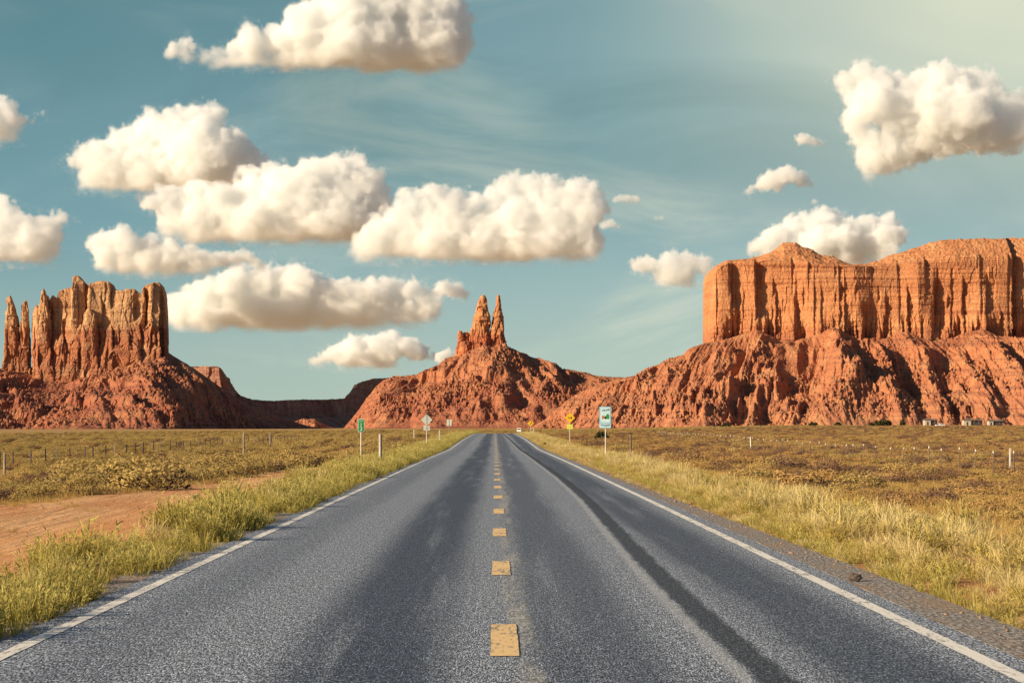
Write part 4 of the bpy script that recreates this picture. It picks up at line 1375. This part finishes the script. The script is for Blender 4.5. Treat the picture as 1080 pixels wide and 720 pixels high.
# yellow diamond with lime plaque
d = 262.0
r_, z0 = stand('warning_sign', 601.0, d, 'yellow diamond sign with two black figures over a yellow green plaque', 'sign')
c1, c2 = zpx(440.4, d, z0), zpx(449.8, d, z0)
MB().tube((0, 0, 0), (0, 0, c1), 0.03, n=8).build('pole', M['post_pale'], r_)
pl = MB().slab(diamond(0.77, c1), -0.045, 0.006).build('plate', M['sign_yellow'], r_)
MB().slab(round_rect(0.62, 0.50, 0.03, c2), -0.045, 0.006).build('plaque', M['sign_lime'], r_)
MB().slab([(-0.24, c1 + 0.08), (-0.05, c1 + 0.06), (-0.03, c1 + 0.0), (-0.06, c1 - 0.12), (-0.12, c1 - 0.10), (-0.11, c1 - 0.01), (-0.2, c1 + 0.0)], -0.05, 0.005).build('figure', M['sign_black'], pl)
MB().slab([(0.05, c1 + 0.05), (0.10, c1 + 0.09), (0.19, c1 + 0.09), (0.22, c1 + 0.02), (0.20, c1 - 0.08), (0.12, c1 - 0.11), (0.06, c1 - 0.06)], -0.05, 0.005).build('figure', M['sign_black'], pl)

# blue and white picture sign
d = 140.0
r_, z0 = stand('scenic_sign', 638.3, d, 'tall white sign with blue lettering and a green and brown picture', 'sign', R(-2))
ct, cb_ = zpx(428.6, d, z0), zpx(451.4, d, z0)
H_, Wd = ct - cb_, 0.655
cz = (ct + cb_) / 2
MB().tube((0.02, 0, 0), (0.02, 0, ct - 0.2), 0.03, n=8).build('pole', M['post_pale'], r_)
pl = MB().slab(round_rect(Wd, H_, 0.03, cz), -0.045, 0.008).build('plate', M['sign_paleblue'], r_)
MB().slab(round_rect(Wd - 0.12, H_ * 0.70, 0.03, cz + H_ * 0.12), -0.050, 0.005).build('panel', M['panel_blue'], pl)
MB().slab(round_rect(Wd - 0.06, H_ * 0.19, 0.02, cb_ + H_ * 0.125), -0.050, 0.005).build('panel', M['panel_blue'], pl)


def scrawl(x0, x1, zc, hh, n, seed):
    """letter-like strokes too small to read"""
    rg = random.Random(seed)
    m = MB()
    for i in range(n):
        xc_ = x0 + (x1 - x0) * (i + 0.5) / n
        wq = (x1 - x0) / n * 0.34
        m.box((xc_ - wq * 0.6, -0.053, zc), (wq * 0.9, 0.004, hh * rg.uniform(0.8, 1)))
        m.box((xc_ + wq * 0.5, -0.0535, zc + hh * rg.choice((-0.32, 0, 0.32))), (wq * 1.3, 0.004, hh * 0.5))
    return m


scrawl(-0.17, 0.02, cz + H_ * 0.33, 0.10, 4, 1).build('lettering', M['sign_blue'], pl)
scrawl(0.05, 0.24, cz + H_ * 0.35, 0.11, 4, 2).build('lettering', M['sign_blue'], pl)
scrawl(-0.26, 0.26, cb_ + H_ * 0.14, 0.10, 9, 3).build('lettering', M['sign_blue'], pl)
MB().slab([(-0.20, cz + 0.02), (-0.14, cz + 0.12), (-0.08, cz + 0.10), (0.0, cz + 0.06), (0.08, cz - 0.04), (0.02, cz - 0.10), (-0.10, cz - 0.05), (-0.16, cz - 0.11)], -0.0545, 0.004).build('picture', M['ink_brown'], pl)
MB().slab([(0.02, cz + 0.05), (0.06, cz + 0.15), (0.14, cz + 0.20), (0.21, cz + 0.14), (0.22, cz - 0.02), (0.18, cz - 0.10), (0.05, cz - 0.08)], -0.0555, 0.004).build('picture', M['ink_leaf'], pl)
MB().slab([(-0.04, cz + 0.02), (0.06, cz + 0.06), (0.06, cz - 0.07), (-0.04, cz - 0.08)], -0.0565, 0.004).build('picture', M['sign_black'], pl)

# plain steel post right of the blue sign
d = 128.0
r_, z0 = stand('marker_post', 665.0, d, 'bare steel roadside post with a dark cap on the right verge', 'post', R(20))
h = zpx(456.8, d, z0)
MB().box((0, 0, h / 2), (0.05, 0.05, h), 0.006).build('post', M['post_wood'], r_)
MB().box((0.04, 0.01, h / 2), (0.025, 0.06, h - 0.05), 0.004).build('dark_side', M['post_dark'], r_)
MB().box((0, 0, h + 0.012), (0.22, 0.09, 0.03), 0.006).build('cap', M['post_dark'], r_)

# the stone on the right shoulder
bm = bmesh.new()
bmesh.ops.create_icosphere(bm, subdivisions=3, radius=0.07)
for v in bm.verts:
    v.co *= 1 + 0.35 * float(noise3(v.co.x * 18, v.co.y * 18, v.co.z * 18, 4))
    v.co.z *= 0.7
me = bpy.data.meshes.new('stone'); bm.to_mesh(me); bm.free()
me.materials.append(M['stone'])
o = bpy.data.objects.new('stone', me); COL.objects.link(o)
px_s = at(902, 609, 28.5)
o.location = (float(px_s[0]), 28.5, float(road_z(28.5)) + 0.03)
tag(o, 'single dark stone lying on the right gravel shoulder', 'stone')


def post_mesh(h, r, capped):
    m = MB().box((0, 0, h / 2), (r * 2, r * 2, h), r * 0.2)
    return m


def fence(name, posts, label, mats, wires, hgt):
    """posts: (x, y, height, thick, style)"""
    x0, y0 = posts[0][0], posts[0][1]
    root = empty(name, (x0, y0, float(ground_z(x0, y0))))
    tag(root, label, 'fence')
    proto_ = {}
    tops = []
    for x, y, h, r, st in posts:
        if st not in proto_:
            me_o = MB().box((0, 0, 0.5), (1, 1, 1), 0.12).build('post', mats[st], root)
            tip = None
            if st == 'pale':
                tip = MB().box((0, 0, 0.955), (1.25, 1.25, 0.09), 0.03).build('tip', M['post_cap'], me_o)
            proto_[st] = me_o
            o = me_o
        else:
            o = copy_tree(proto_[st], root)
        z = float(ground_z(x, y)) - 0.12
        o.location = (x - x0, y - y0, z - root.location.z)
        o.scale = (r * 2, r * 2, h + 0.12)
        o.rotation_euler = (random.gauss(0, 0.02), random.gauss(0, 0.03), random.uniform(0, 1.5))
        tops.append(Vector((x - x0, y - y0, z + 0.12 - root.location.z)))
    for q in range(wires):
        m = MB()
        zz = hgt * (0.3 + 0.65 * q / max(wires - 1, 1))
        for a_, b_ in zip(tops[:-1], tops[1:]):
            m.tube(a_ + Vector((0, 0, zz)), b_ + Vector((0, 0, zz)), 0.004, n=4)
        m.build('wire', M['wire'], root)
    return root


pst = []
XR = 26.0
for i in range(58):
    y = 112 + i * 5.2
    wob = random.uniform(-0.15, 0.15)
    pst.append((XR + wob, y, 1.28 + random.uniform(-0.08, 0.08), 0.026, 'pale'))
pst.append((26.0, 129.2, 1.42, 0.045, 'wood'))
pst.append((25.6, 256.0, 1.4, 0.05, 'wood'))
pst.sort(key=lambda q: q[1])
fence('wire_fence', pst, 'wire fence on pale tipped posts crossing the right plain', {'pale': M['post_brown'], 'wood': M['post_pale']}, 3, 1.2)
pst = []
for i in range(42):
    y = 180 + i * 5.6
    pst.append((-36 + 0.02 * (y - 180) + random.uniform(-0.15, 0.15), y, 1.25 + random.uniform(-0.07, 0.07), 0.045, 'dark' if i % 5 else 'wood'))
pst.append((-30.2 - 5.2, 175.0, 1.45, 0.085, 'wood'))
pst.sort(key=lambda q: q[1])
fence('wire_fence', pst, 'wire fence on dark posts crossing the left plain', {'dark': M['post_dark'], 'wood': M['post_wood']}, 4, 1.2)
# lone posts of the left plain
for px, ty, by, d, lab in ((5.0, 477.5, 500, 148.0, 'thick pale wooden post at the near end of the left fence'), (257.0, 456, 470, 215.0, 'lone pale wooden post on the left plain beyond the fence'),
                           (5 + 280, 456.5, 466, 300.0, 'small pale wooden post far along the left plain')):
    r_, z0 = stand('wooden_post', px, d, lab, 'post')
    h = zpx(ty, d, z0)
    MB().tube((0, 0, 0), (0.01, 0, h), 0.085, 0.075, 9).build('post', M['post_wood'], r_)
    MB().tube((0.01, 0, h), (0.01, 0, h + 0.02), 0.075, 0.03, 9).build('cap', M['post_cap'], r_)

# ------------------------------------------------------------------ the homestead and the vehicles
def house(px, d, wpale, wdark, hgt, label):
    x = float(at(px, 450, d)[0])
    z = float(ground_z(x, d)) + 0.5
    r = empty('house', (x, d, z), 0)
    tag(r, label, 'house')
    m_ = d / F
    a_, b_ = wpale * m_, wdark * m_
    hh = hgt * m_ + 0.6
    MB().box((a_ / 2, 0, hh / 2), (a_, 5.0, hh), 0.03).build('wall', M['wall_pale'], r)
    w2 = MB().box((a_ + b_ / 2 + 0.003, 0.6, hh * 0.48), (b_, 5.0, hh * 0.96), 0.03).build('wall', M['wall_dark'], r)  # long wall in one dark brown
    for q in (0.25, 0.7):
        wn = MB().box((a_ + b_ * q, -1.92, hh * 0.55), (0.9, 0.06, 0.9), 0.01).build('window', M['wall_pale'], r)
        MB().box((a_ + b_ * q, -1.965, hh * 0.55), (0.72, 0.03, 0.72)).build('pane', M['car_glass'], wn)
    MB().box((a_ * 0.5, -2.53, hh * 0.36), (0.9, 0.06, hh * 0.7), 0.01).build('door', M['wall_dark'], r)
    L_ = a_ + b_
    MB().add([(-0.3, -2.9, hh + .02), (L_ + .3, -2.9, hh + .02), (L_ + .3, 0.2, hh + 0.75), (-0.3, 0.2, hh + 0.75), (-0.3, 3.4, hh + .02), (L_ + .3, 3.4, hh + .02),
              (-0.3, -2.9, hh + .12), (L_ + .3, -2.9, hh + .12), (L_ + .3, 0.2, hh + 0.87), (-0.3, 0.2, hh + 0.87), (-0.3, 3.4, hh + .12), (L_ + .3, 3.4, hh + .12)],
             [(0, 3, 2, 1), (3, 4, 5, 2), (6, 7, 8, 9), (9, 8, 11, 10), (0, 1, 7, 6), (4, 10, 11, 5), (0, 6, 9, 3), (3, 9, 10, 4), (1, 2, 8, 7), (2, 5, 11, 8)]).build('roof', M['roof_pale'], r)
    return r


house(974.5, 1480.0, 6.5, 7, 4.2, 'small tan house with a dark part nearest the junipers')
house(1015.5, 1500.0, 8, 12, 4.2, 'white ended long dark house in the middle of the homestead')
house(1042.0, 1540.0, 5, 10, 3.4, 'low dark shed with a pale end right of the long house')


def vehicle(name, px, d, L_, Wv, Hv, label, cat, rz, zbase=None, profile=None):
    x = float(at(px, 450, d)[0])
    z = float(ground_z(x, d)) if zbase is None else zbase
    r = empty(name, (x, d, z), rz)
    tag(r, label, cat)
    pr = profile
    n = len(pr)
    V, Fc = [], []
    for sy, k in ((-1, 0.93), (-1, 1.0), (1, 1.0), (1, 0.93)):
        for q in pr:
            ww = Wv / 2 * (1.0 if q[1] < Hv * 0.6 else 0.86)
            inset = 0.0 if k == 1.0 else 0.05
            V.append((q[0] * L_ * (1 - inset * 0.6), sy * (ww - (0.06 if k == 1.0 else 0.0)) if k == 1.0 else sy * ww, q[1] if k == 1.0 else q[1] * 0.995 + 0.003))
    m = MB()
    side = [(q[0] * L_, q[1]) for q in pr]
    vv_ = [(x_, -Wv / 2 * (1.0 if z_ < Hv * 0.6 else 0.86), z_) for x_, z_ in side] + [(x_, Wv / 2 * (1.0 if z_ < Hv * 0.6 else 0.86), z_) for x_, z_ in side]
    m.add(vv_, [tuple(range(n - 1, -1, -1)), tuple(range(n, 2 * n))] + [(i, (i + 1) % n, (i + 1) % n + n, i + n) for i in range(n)])
    m.build('body', M['car_white'], r)
    for sy in (-1, 1):
        MB().box((0.05 * L_, sy * Wv * 0.44, Hv * 0.76), (L_ * 0.42, 0.03, Hv * 0.22), 0.008).build('window', M['car_glass'], r)
        for sx in (-0.31, 0.31):
            wh = MB().tube((sx * L_, sy * (Wv / 2 - 0.2), 0.33), (sx * L_, sy * (Wv / 2 + 0.01), 0.33), 0.33, n=18).build('wheel', M['rubber'], r)
            MB().tube((sx * L_, sy * (Wv / 2), 0.33), (sx * L_, sy * (Wv / 2 + 0.02), 0.33), 0.19, n=14).build('rim', M['galv'], wh)
    MB().box((-0.497 * L_, 0, Hv * 0.74), (0.03, Wv * 0.7, Hv * 0.24), 0.008).build('rear_window', M['car_glass'], r)
    return r


van = [(-0.49, 0.35), (-0.5, 0.9), (-0.485, 1.9), (-0.45, 2.05), (0.2, 2.05), (0.30, 1.85), (0.37, 1.25), (0.48, 1.1), (0.5, 0.7), (0.49, 0.35)]
vehicle('van', 547.6, 1130.0, 4.8, 1.85, 2.05, 'tiny white van on the road beyond the crest', 'van', R(86), profile=van)
pick = [(-0.49, 0.4), (-0.5, 0.95), (-0.10, 1.0), (-0.08, 1.75), (0.14, 1.78), (0.22, 1.15), (0.47, 1.05), (0.5, 0.75), (0.49, 0.4)]
vehicle('pickup', 991.5, 1450.0, 5.4, 1.9, 1.78, 'white pickup parked before the tan house of the homestead', 'pickup', R(8), profile=pick)

# ------------------------------------------------------------------ clouds: bodies of vapour with ragged, billowing edges
cm = bpy.data.materials.new('cloud_vapour')
cm.use_nodes = True
t = NT(cm.node_tree)
cm.node_tree.nodes.clear()
pvol = t.n('ShaderNodeVolumePrincipled', {'Color': (0.975, 0.981, 0.976), 'Density': 0.024, 'Anisotropy': 0.0})
out = t.n('ShaderNodeOutputMaterial')
t.put(out.inputs['Volume'], pvol.outputs[0])
cm.cycles.volume_sampling = 'DISTANCE'
S.cycles.volume_max_steps = 512
S.cycles.volume_step_rate = 1.0
CLOUDS = [
    ('broad white cloud cut by the top edge above the left butte', 12500, 72, [(186, 55, 8), (192, 48, 6), (190, 41, 4), (198, 60, 11), (212, 62, 11), (228, 57, 14), (247, 53, 15), (268, 48, 20), (300, 46, 24), (330, 32, 32), (365, 20, 40), (400, 12, 44), (440, 12, 40), (468, 12, 28), (488, 20, 15), (500, 22, 8), (420, 46, 24), (455, 52, 16), (350, 54, 20), (483, 55, 8), (465, 60, 8)]),
    ('heaped cloud with a pointed left tip high over the left butte', 13000, 202, [(76, 170, 9), (90, 167, 14), (105, 165, 18), (125, 160, 20), (150, 148, 26), (160, 125, 13), (180, 122, 14), (205, 122, 14), (225, 125, 12), (185, 140, 24), (205, 155, 32), (235, 160, 30), (258, 172, 24), (275, 182, 15), (170, 175, 22), (120, 178, 12), (278, 162, 5)]),
    ('rounded middle cloud overlapping the heaped one', 12200, 256, [(160, 212, 12), (180, 210, 18), (205, 210, 22), (235, 212, 24), (265, 208, 28), (300, 200, 30), (330, 190, 28), (352, 182, 20), (372, 180, 19), (385, 195, 22), (398, 214, 16), (340, 216, 30), (290, 230, 24), (240, 234, 18), (368, 222, 22), (408, 201, 6)]),
    ('wide bright cloud over the two spires', 11500, 276, [(370, 264, 9), (384, 256, 14), (398, 240, 14), (412, 226, 13), (428, 219, 14), (446, 216, 12), (458, 207, 12), (478, 206, 14), (500, 213, 13), (518, 206, 13), (534, 198, 12), (556, 198, 13), (578, 196, 12), (598, 200, 13), (618, 204, 13), (632, 211, 9), (637, 222, 7), (618, 228, 20), (605, 248, 22), (580, 235, 28), (545, 238, 32), (505, 240, 28), (465, 240, 28), (425, 245, 22), (560, 268, 14), (600, 268, 11)]),
    ('cloud cut by the left edge above the pinnacles', 12000, 280, [(-15, 245, 25), (5, 235, 22), (30, 245, 21), (52, 238, 16), (68, 231, 10), (80, 234, 7), (45, 260, 18), (15, 256, 18), (62, 268, 9)]),
    ('flat ragged cloud strip just above the left butte', 13500, 290, [(98, 258, 10), (115, 255, 13), (135, 256, 15), (155, 260, 16), (178, 266, 17), (200, 272, 15), (222, 278, 12), (245, 274, 11), (262, 272, 9), (274, 280, 8), (200, 285, 8)]),
    ('long low cloud between the left butte and the spires', 14000, 346, [(190, 322, 18), (215, 312, 22), (245, 303, 20), (270, 302, 20), (300, 294, 17), (315, 300, 22), (345, 308, 20), (380, 312, 20), (415, 310, 16), (440, 306, 13), (462, 306, 12), (478, 306, 9), (488, 312, 5), (260, 326, 22), (310, 328, 22), (220, 332, 20), (360, 330, 14), (410, 322, 10)]),
    ('small low cloud left of the spires', 17500, 388, [(333, 381, 7), (350, 374, 11), (372, 368, 14), (392, 364, 13), (412, 361, 13), (428, 366, 12), (444, 374, 10), (390, 378, 11), (455, 377, 5)]),
    ('faint scrap of cloud touching the spire butte', 15000, 386, [(463, 377, 6), (472, 373, 7), (480, 372, 5)]),
    ('small hooked cloud at the upper left edge', 12000, 152, [(-12, 130, 22), (3, 118, 15), (12, 129, 13), (24, 126, 6), (34, 122, 4), (43, 118, 3), (3, 143, 9)]),
    ('flat bottomed small cloud left of the mesa cliff', 10300, 303, [(670, 281, 8), (685, 278, 11), (705, 277, 13), (725, 279, 14), (742, 282, 11), (750, 288, 7), (715, 290, 12), (695, 286, 9)]),
    ('bright cloud rising behind the mesa top', 17500, 282, [(792, 262, 9), (808, 256, 12), (828, 246, 15), (850, 236, 14), (868, 231, 11), (884, 233, 11), (898, 240, 12), (915, 235, 12), (932, 240, 14), (945, 250, 11), (900, 258, 22), (860, 260, 24), (930, 262, 18), (820, 265, 12)]),
    ('big glowing cloud high above the mesa', 11800, 196, [(890, 88, 14), (906, 79, 13), (930, 86, 15), (958, 90, 16), (985, 84, 14), (1008, 79, 14), (1030, 82, 14), (1046, 98, 15), (1062, 112, 15), (1085, 120, 20), (1100, 135, 22), (1070, 138, 20), (1040, 130, 26), (1010, 118, 34), (980, 122, 34), (950, 118, 30), (918, 108, 24), (900, 105, 16), (902, 128, 16), (912, 150, 17), (918, 172, 12), (914, 186, 6), (938, 160, 22), (935, 178, 12), (955, 165, 15), (968, 145, 24), (990, 150, 16), (1015, 146, 18), (1040, 148, 14), (1070, 148, 12)]),
    ('tiny round puff beside the big glowing cloud', 11900, 157, [(846, 147, 8), (857, 151, 6), (866, 152, 4)]),
    ('small slanting cloud below the big glowing cloud', 12800, 207, [(790, 201, 6), (800, 196, 8), (814, 190, 10), (830, 185, 11), (845, 188, 9), (853, 191, 5), (820, 197, 9)]),
    ('short thin cloud right of the wide bright cloud', 10500, 217, [(650, 211, 4), (660, 209, 5), (670, 211, 5), (860, 213, 4)]),
    ('wispy cloud scrap right below the wide bright cloud', 10400, 244, [(636, 238, 5), (645, 236, 5), (652, 239, 3)]),
    ('smallest cloud fleck over the mesa slope', 10600, 233, [(692, 230, 3), (698, 230, 3)]),
]


def vapour(ob, hull, lo, hi, vox, m_, k, base, seed):
    """fills the closed hull of OB with vapour whose edge is eaten away by billows of several sizes"""
    g = bpy.data.node_groups.new('vapour', 'GeometryNodeTree')
    g.interface.new_socket('Geometry', in_out='INPUT', socket_type='NodeSocketGeometry')
    g.interface.new_socket('Geometry', in_out='OUTPUT', socket_type='NodeSocketGeometry')
    q = NT(g)
    gi, go = q.n('NodeGroupInput'), q.n('NodeGroupOutput')
    hu = q.n('GeometryNodeObjectInfo', None, transform_space='ORIGINAL')
    hu.inputs['Object'].default_value = hull
    hu = hu.outputs['Geometry']
    p = q.n('GeometryNodeInputPosition').outputs[0]
    pr = q.n('GeometryNodeProximity', None, target_element='FACES')
    q.put(pr.inputs[0], hu)
    ns = q.n('GeometryNodeSampleNearestSurface', None, data_type='FLOAT_VECTOR')
    q.put(ns.inputs['Mesh'], hu)
    q.put(ns.inputs['Value'], q.n('GeometryNodeInputNormal').outputs[0])
    vm = lambda op, a_, b_: q.n('ShaderNodeVectorMath', {0: a_, 1: b_}, operation=op)
    side = vm('DOT_PRODUCT', vm('SUBTRACT', p, pr.outputs['Position']).outputs[0], ns.outputs[0]).outputs['Value']
    sd = q.math('MULTIPLY', q.math('SIGN', side), pr.outputs['Distance'])          # below 0 inside
    sp = q.n('ShaderNodeVectorMath', {0: p, 3: 1.0 / m_}, operation='SCALE').outputs[0]    # lengths in photo pixels
    sp = vm('ADD', sp, (seed * 37.3, seed * 11.9, seed * 5.1)).outputs[0]
    wv = q.n('ShaderNodeVectorMath', {0: vm('SUBTRACT', q.noise(sp, 0.035 / k, 2.0, 0.5, 1), (0.5, 0.5, 0.5)).outputs[0], 3: 14.0 * k}, operation='SCALE').outputs[0]
    sw = vm('ADD', sp, wv).outputs[0]

    def billow(v, sc, det, rough):
        n_ = q.noise(v, sc, det, rough)
        return q.math('ABSOLUTE', q.math('MULTIPLY_ADD', n_, 2.0, -1.0))
    b1 = billow(sw, 0.047 / k, 1.0, 0.4)
    b2 = billow(sw, 0.115 / k, 2.0, 0.5)
    b3 = q.math('MULTIPLY_ADD', q.noise(sp, 0.085 / k, 7.0, 0.66), 2.0, -1.0)
    # rounded heads: the creases between billows are cut deep, their crowns stand out
    er = q.math('ADD', q.math('MULTIPLY_ADD', b1, -14.0 * k, 3.6 * k), q.math('MULTIPLY_ADD', b2, -7.0 * k, 1.6 * k))
    er = q.math('ADD', er, q.math('MULTIPLY', b3, 13.0 * k))
    b0 = q.math('MULTIPLY_ADD', q.noise(sp, 0.024 / k, 2.0, 0.5), 30.0 * k, -16.5 * k)
    er = q.math('ADD', er, b0)
    x_, y_, z_ = q.xyz(p)
    hz = q.math('DIVIDE', q.math('SUBTRACT', z_, base), m_)
    d = q.math('ADD', q.math('DIVIDE', sd, m_), er)                                # photo pixels from the ragged edge
    bandw = q.ramp(hz, 0.0, 26.0 * k, 18.0 * k, 3.0 * k)                              # crisp crowns, soft bases
    den = q.math('DIVIDE', q.math('MULTIPLY', d, -1.0), bandw, clamp=True)
    bl_ = q.math('MULTIPLY_ADD', q.noise(sp, 0.022 / k, 3.0, 0.6), 30.0 * k, -15.0 * k)
    flat = q.ramp(q.math('ADD', hz, q.math('ADD', bl_, q.math('MULTIPLY', b3, 9.0 * k))), -3.0 * k, 9.0 * k)
    den = q.math('MULTIPLY', den, flat)
    # torn, half transparent shreds round the body
    shred = q.ramp(q.noise(sw, 0.075 / k, 6.0, 0.68), 0.52, 0.74)
    halo = q.math('DIVIDE', q.math('SUBTRACT', 9.0 * k, d), 15.0 * k, clamp=True)
    den = q.math('MAXIMUM', den, q.math('MULTIPLY', q.math('MULTIPLY', shred, halo), 0.34))
    vc = q.n('GeometryNodeVolumeCube')
    q.put(vc.inputs['Density'], den)
    vc.inputs['Min'].default_value = lo
    vc.inputs['Max'].default_value = hi
    for i, nm in enumerate(('Resolution X', 'Resolution Y', 'Resolution Z')):
        vc.inputs[nm].default_value = int(max(8, (hi[i] - lo[i]) / vox))
    sm_ = q.n('GeometryNodeSetMaterial')
    q.put(sm_.inputs[0], vc.outputs[0])
    sm_.inputs['Material'].default_value = cm
    q.put(go.inputs[0], sm_.outputs[0])
    md = ob.modifiers.new('vapour', 'NODES')
    md.node_group = g


FILL = {12: 0, 1: 194}
for ci_, (lab, D, basepy, bl) in enumerate(CLOUDS):
    bm = bmesh.new()
    m_ = D / F
    rg = np.random.default_rng(2000 + ci_)
    ctr = at(bl[0][0], basepy, D)
    rmax = max(q[2] for q in bl)
    k = min(1.0, max(0.22, rmax / 22))
    more = []
    for (x0, y0, r0), (x1, y1, r1) in zip(bl[:-1], bl[1:]):
        if 0.75 * (r0 + r1) < math.hypot(x1 - x0, y1 - y0) < 1.35 * (r0 + r1):
            more += [(x0 + (x1 - x0) * u, y0 + (y1 - y0) * u, r0 + (r1 - r0) * u) for u in (0.33, 0.67)]
    for px, py, r in bl + more:
        fill = [py]
        while fill[-1] + r * 0.35 < min(basepy, FILL.get(ci_, 999)) and r > 12 and fill[-1] < py + 1.5 * r:
            fill.append(fill[-1] + r * 0.9)
        for j, pf in enumerate(fill):
            c = at(px, pf, D)
            c[1] += rg.uniform(-0.45, 0.45) * r * m_
            bmesh.ops.create_icosphere(bm, subdivisions=2, radius=r * m_ * 1.0, matrix=Matrix.Translation(Vector(c - ctr)) @ Matrix.Diagonal((1.0, 1.2, 1.0, 1)))
    me = bpy.data.meshes.new('cloud'); bm.to_mesh(me); bm.free()
    tmp = bpy.data.objects.new('cloud_tmp', me); COL.objects.link(tmp)
    md = tmp.modifiers.new('r', 'REMESH'); md.mode = 'VOXEL'; md.voxel_size = max(3.0 * k, 0.8) * m_
    dg = bpy.context.evaluated_depsgraph_get()
    me2 = bpy.data.meshes.new_from_object(tmp.evaluated_get(dg))
    bpy.data.objects.remove(tmp)
    n = len(me2.vertices)
    co = np.empty(n * 3, np.float32); me2.vertices.foreach_get('co', co); co = co.reshape(-1, 3)
    me2.materials.clear(); me2.materials.append(cm)
    hull = bpy.data.objects.new('cloud_hull', me2)
    vd = bpy.data.volumes.new('cloud')
    vd.materials.append(cm)
    o = bpy.data.objects.new('cloud', vd)
    COL.objects.link(o)
    o.location = ctr.tolist()
    pad = 15 * k * m_
    lo, hi = co.min(0) - pad, co.max(0) + pad
    lo[2] = max(lo[2], -4 * m_)
    vapour(o, hull, lo.tolist(), hi.tolist(), max(1.5 * min(1, k * 1.3), 0.7) * m_, m_, k, 0.0, ci_ + 1)
    tag(o, lab, 'cloud', 'cumulus clouds in the sky')
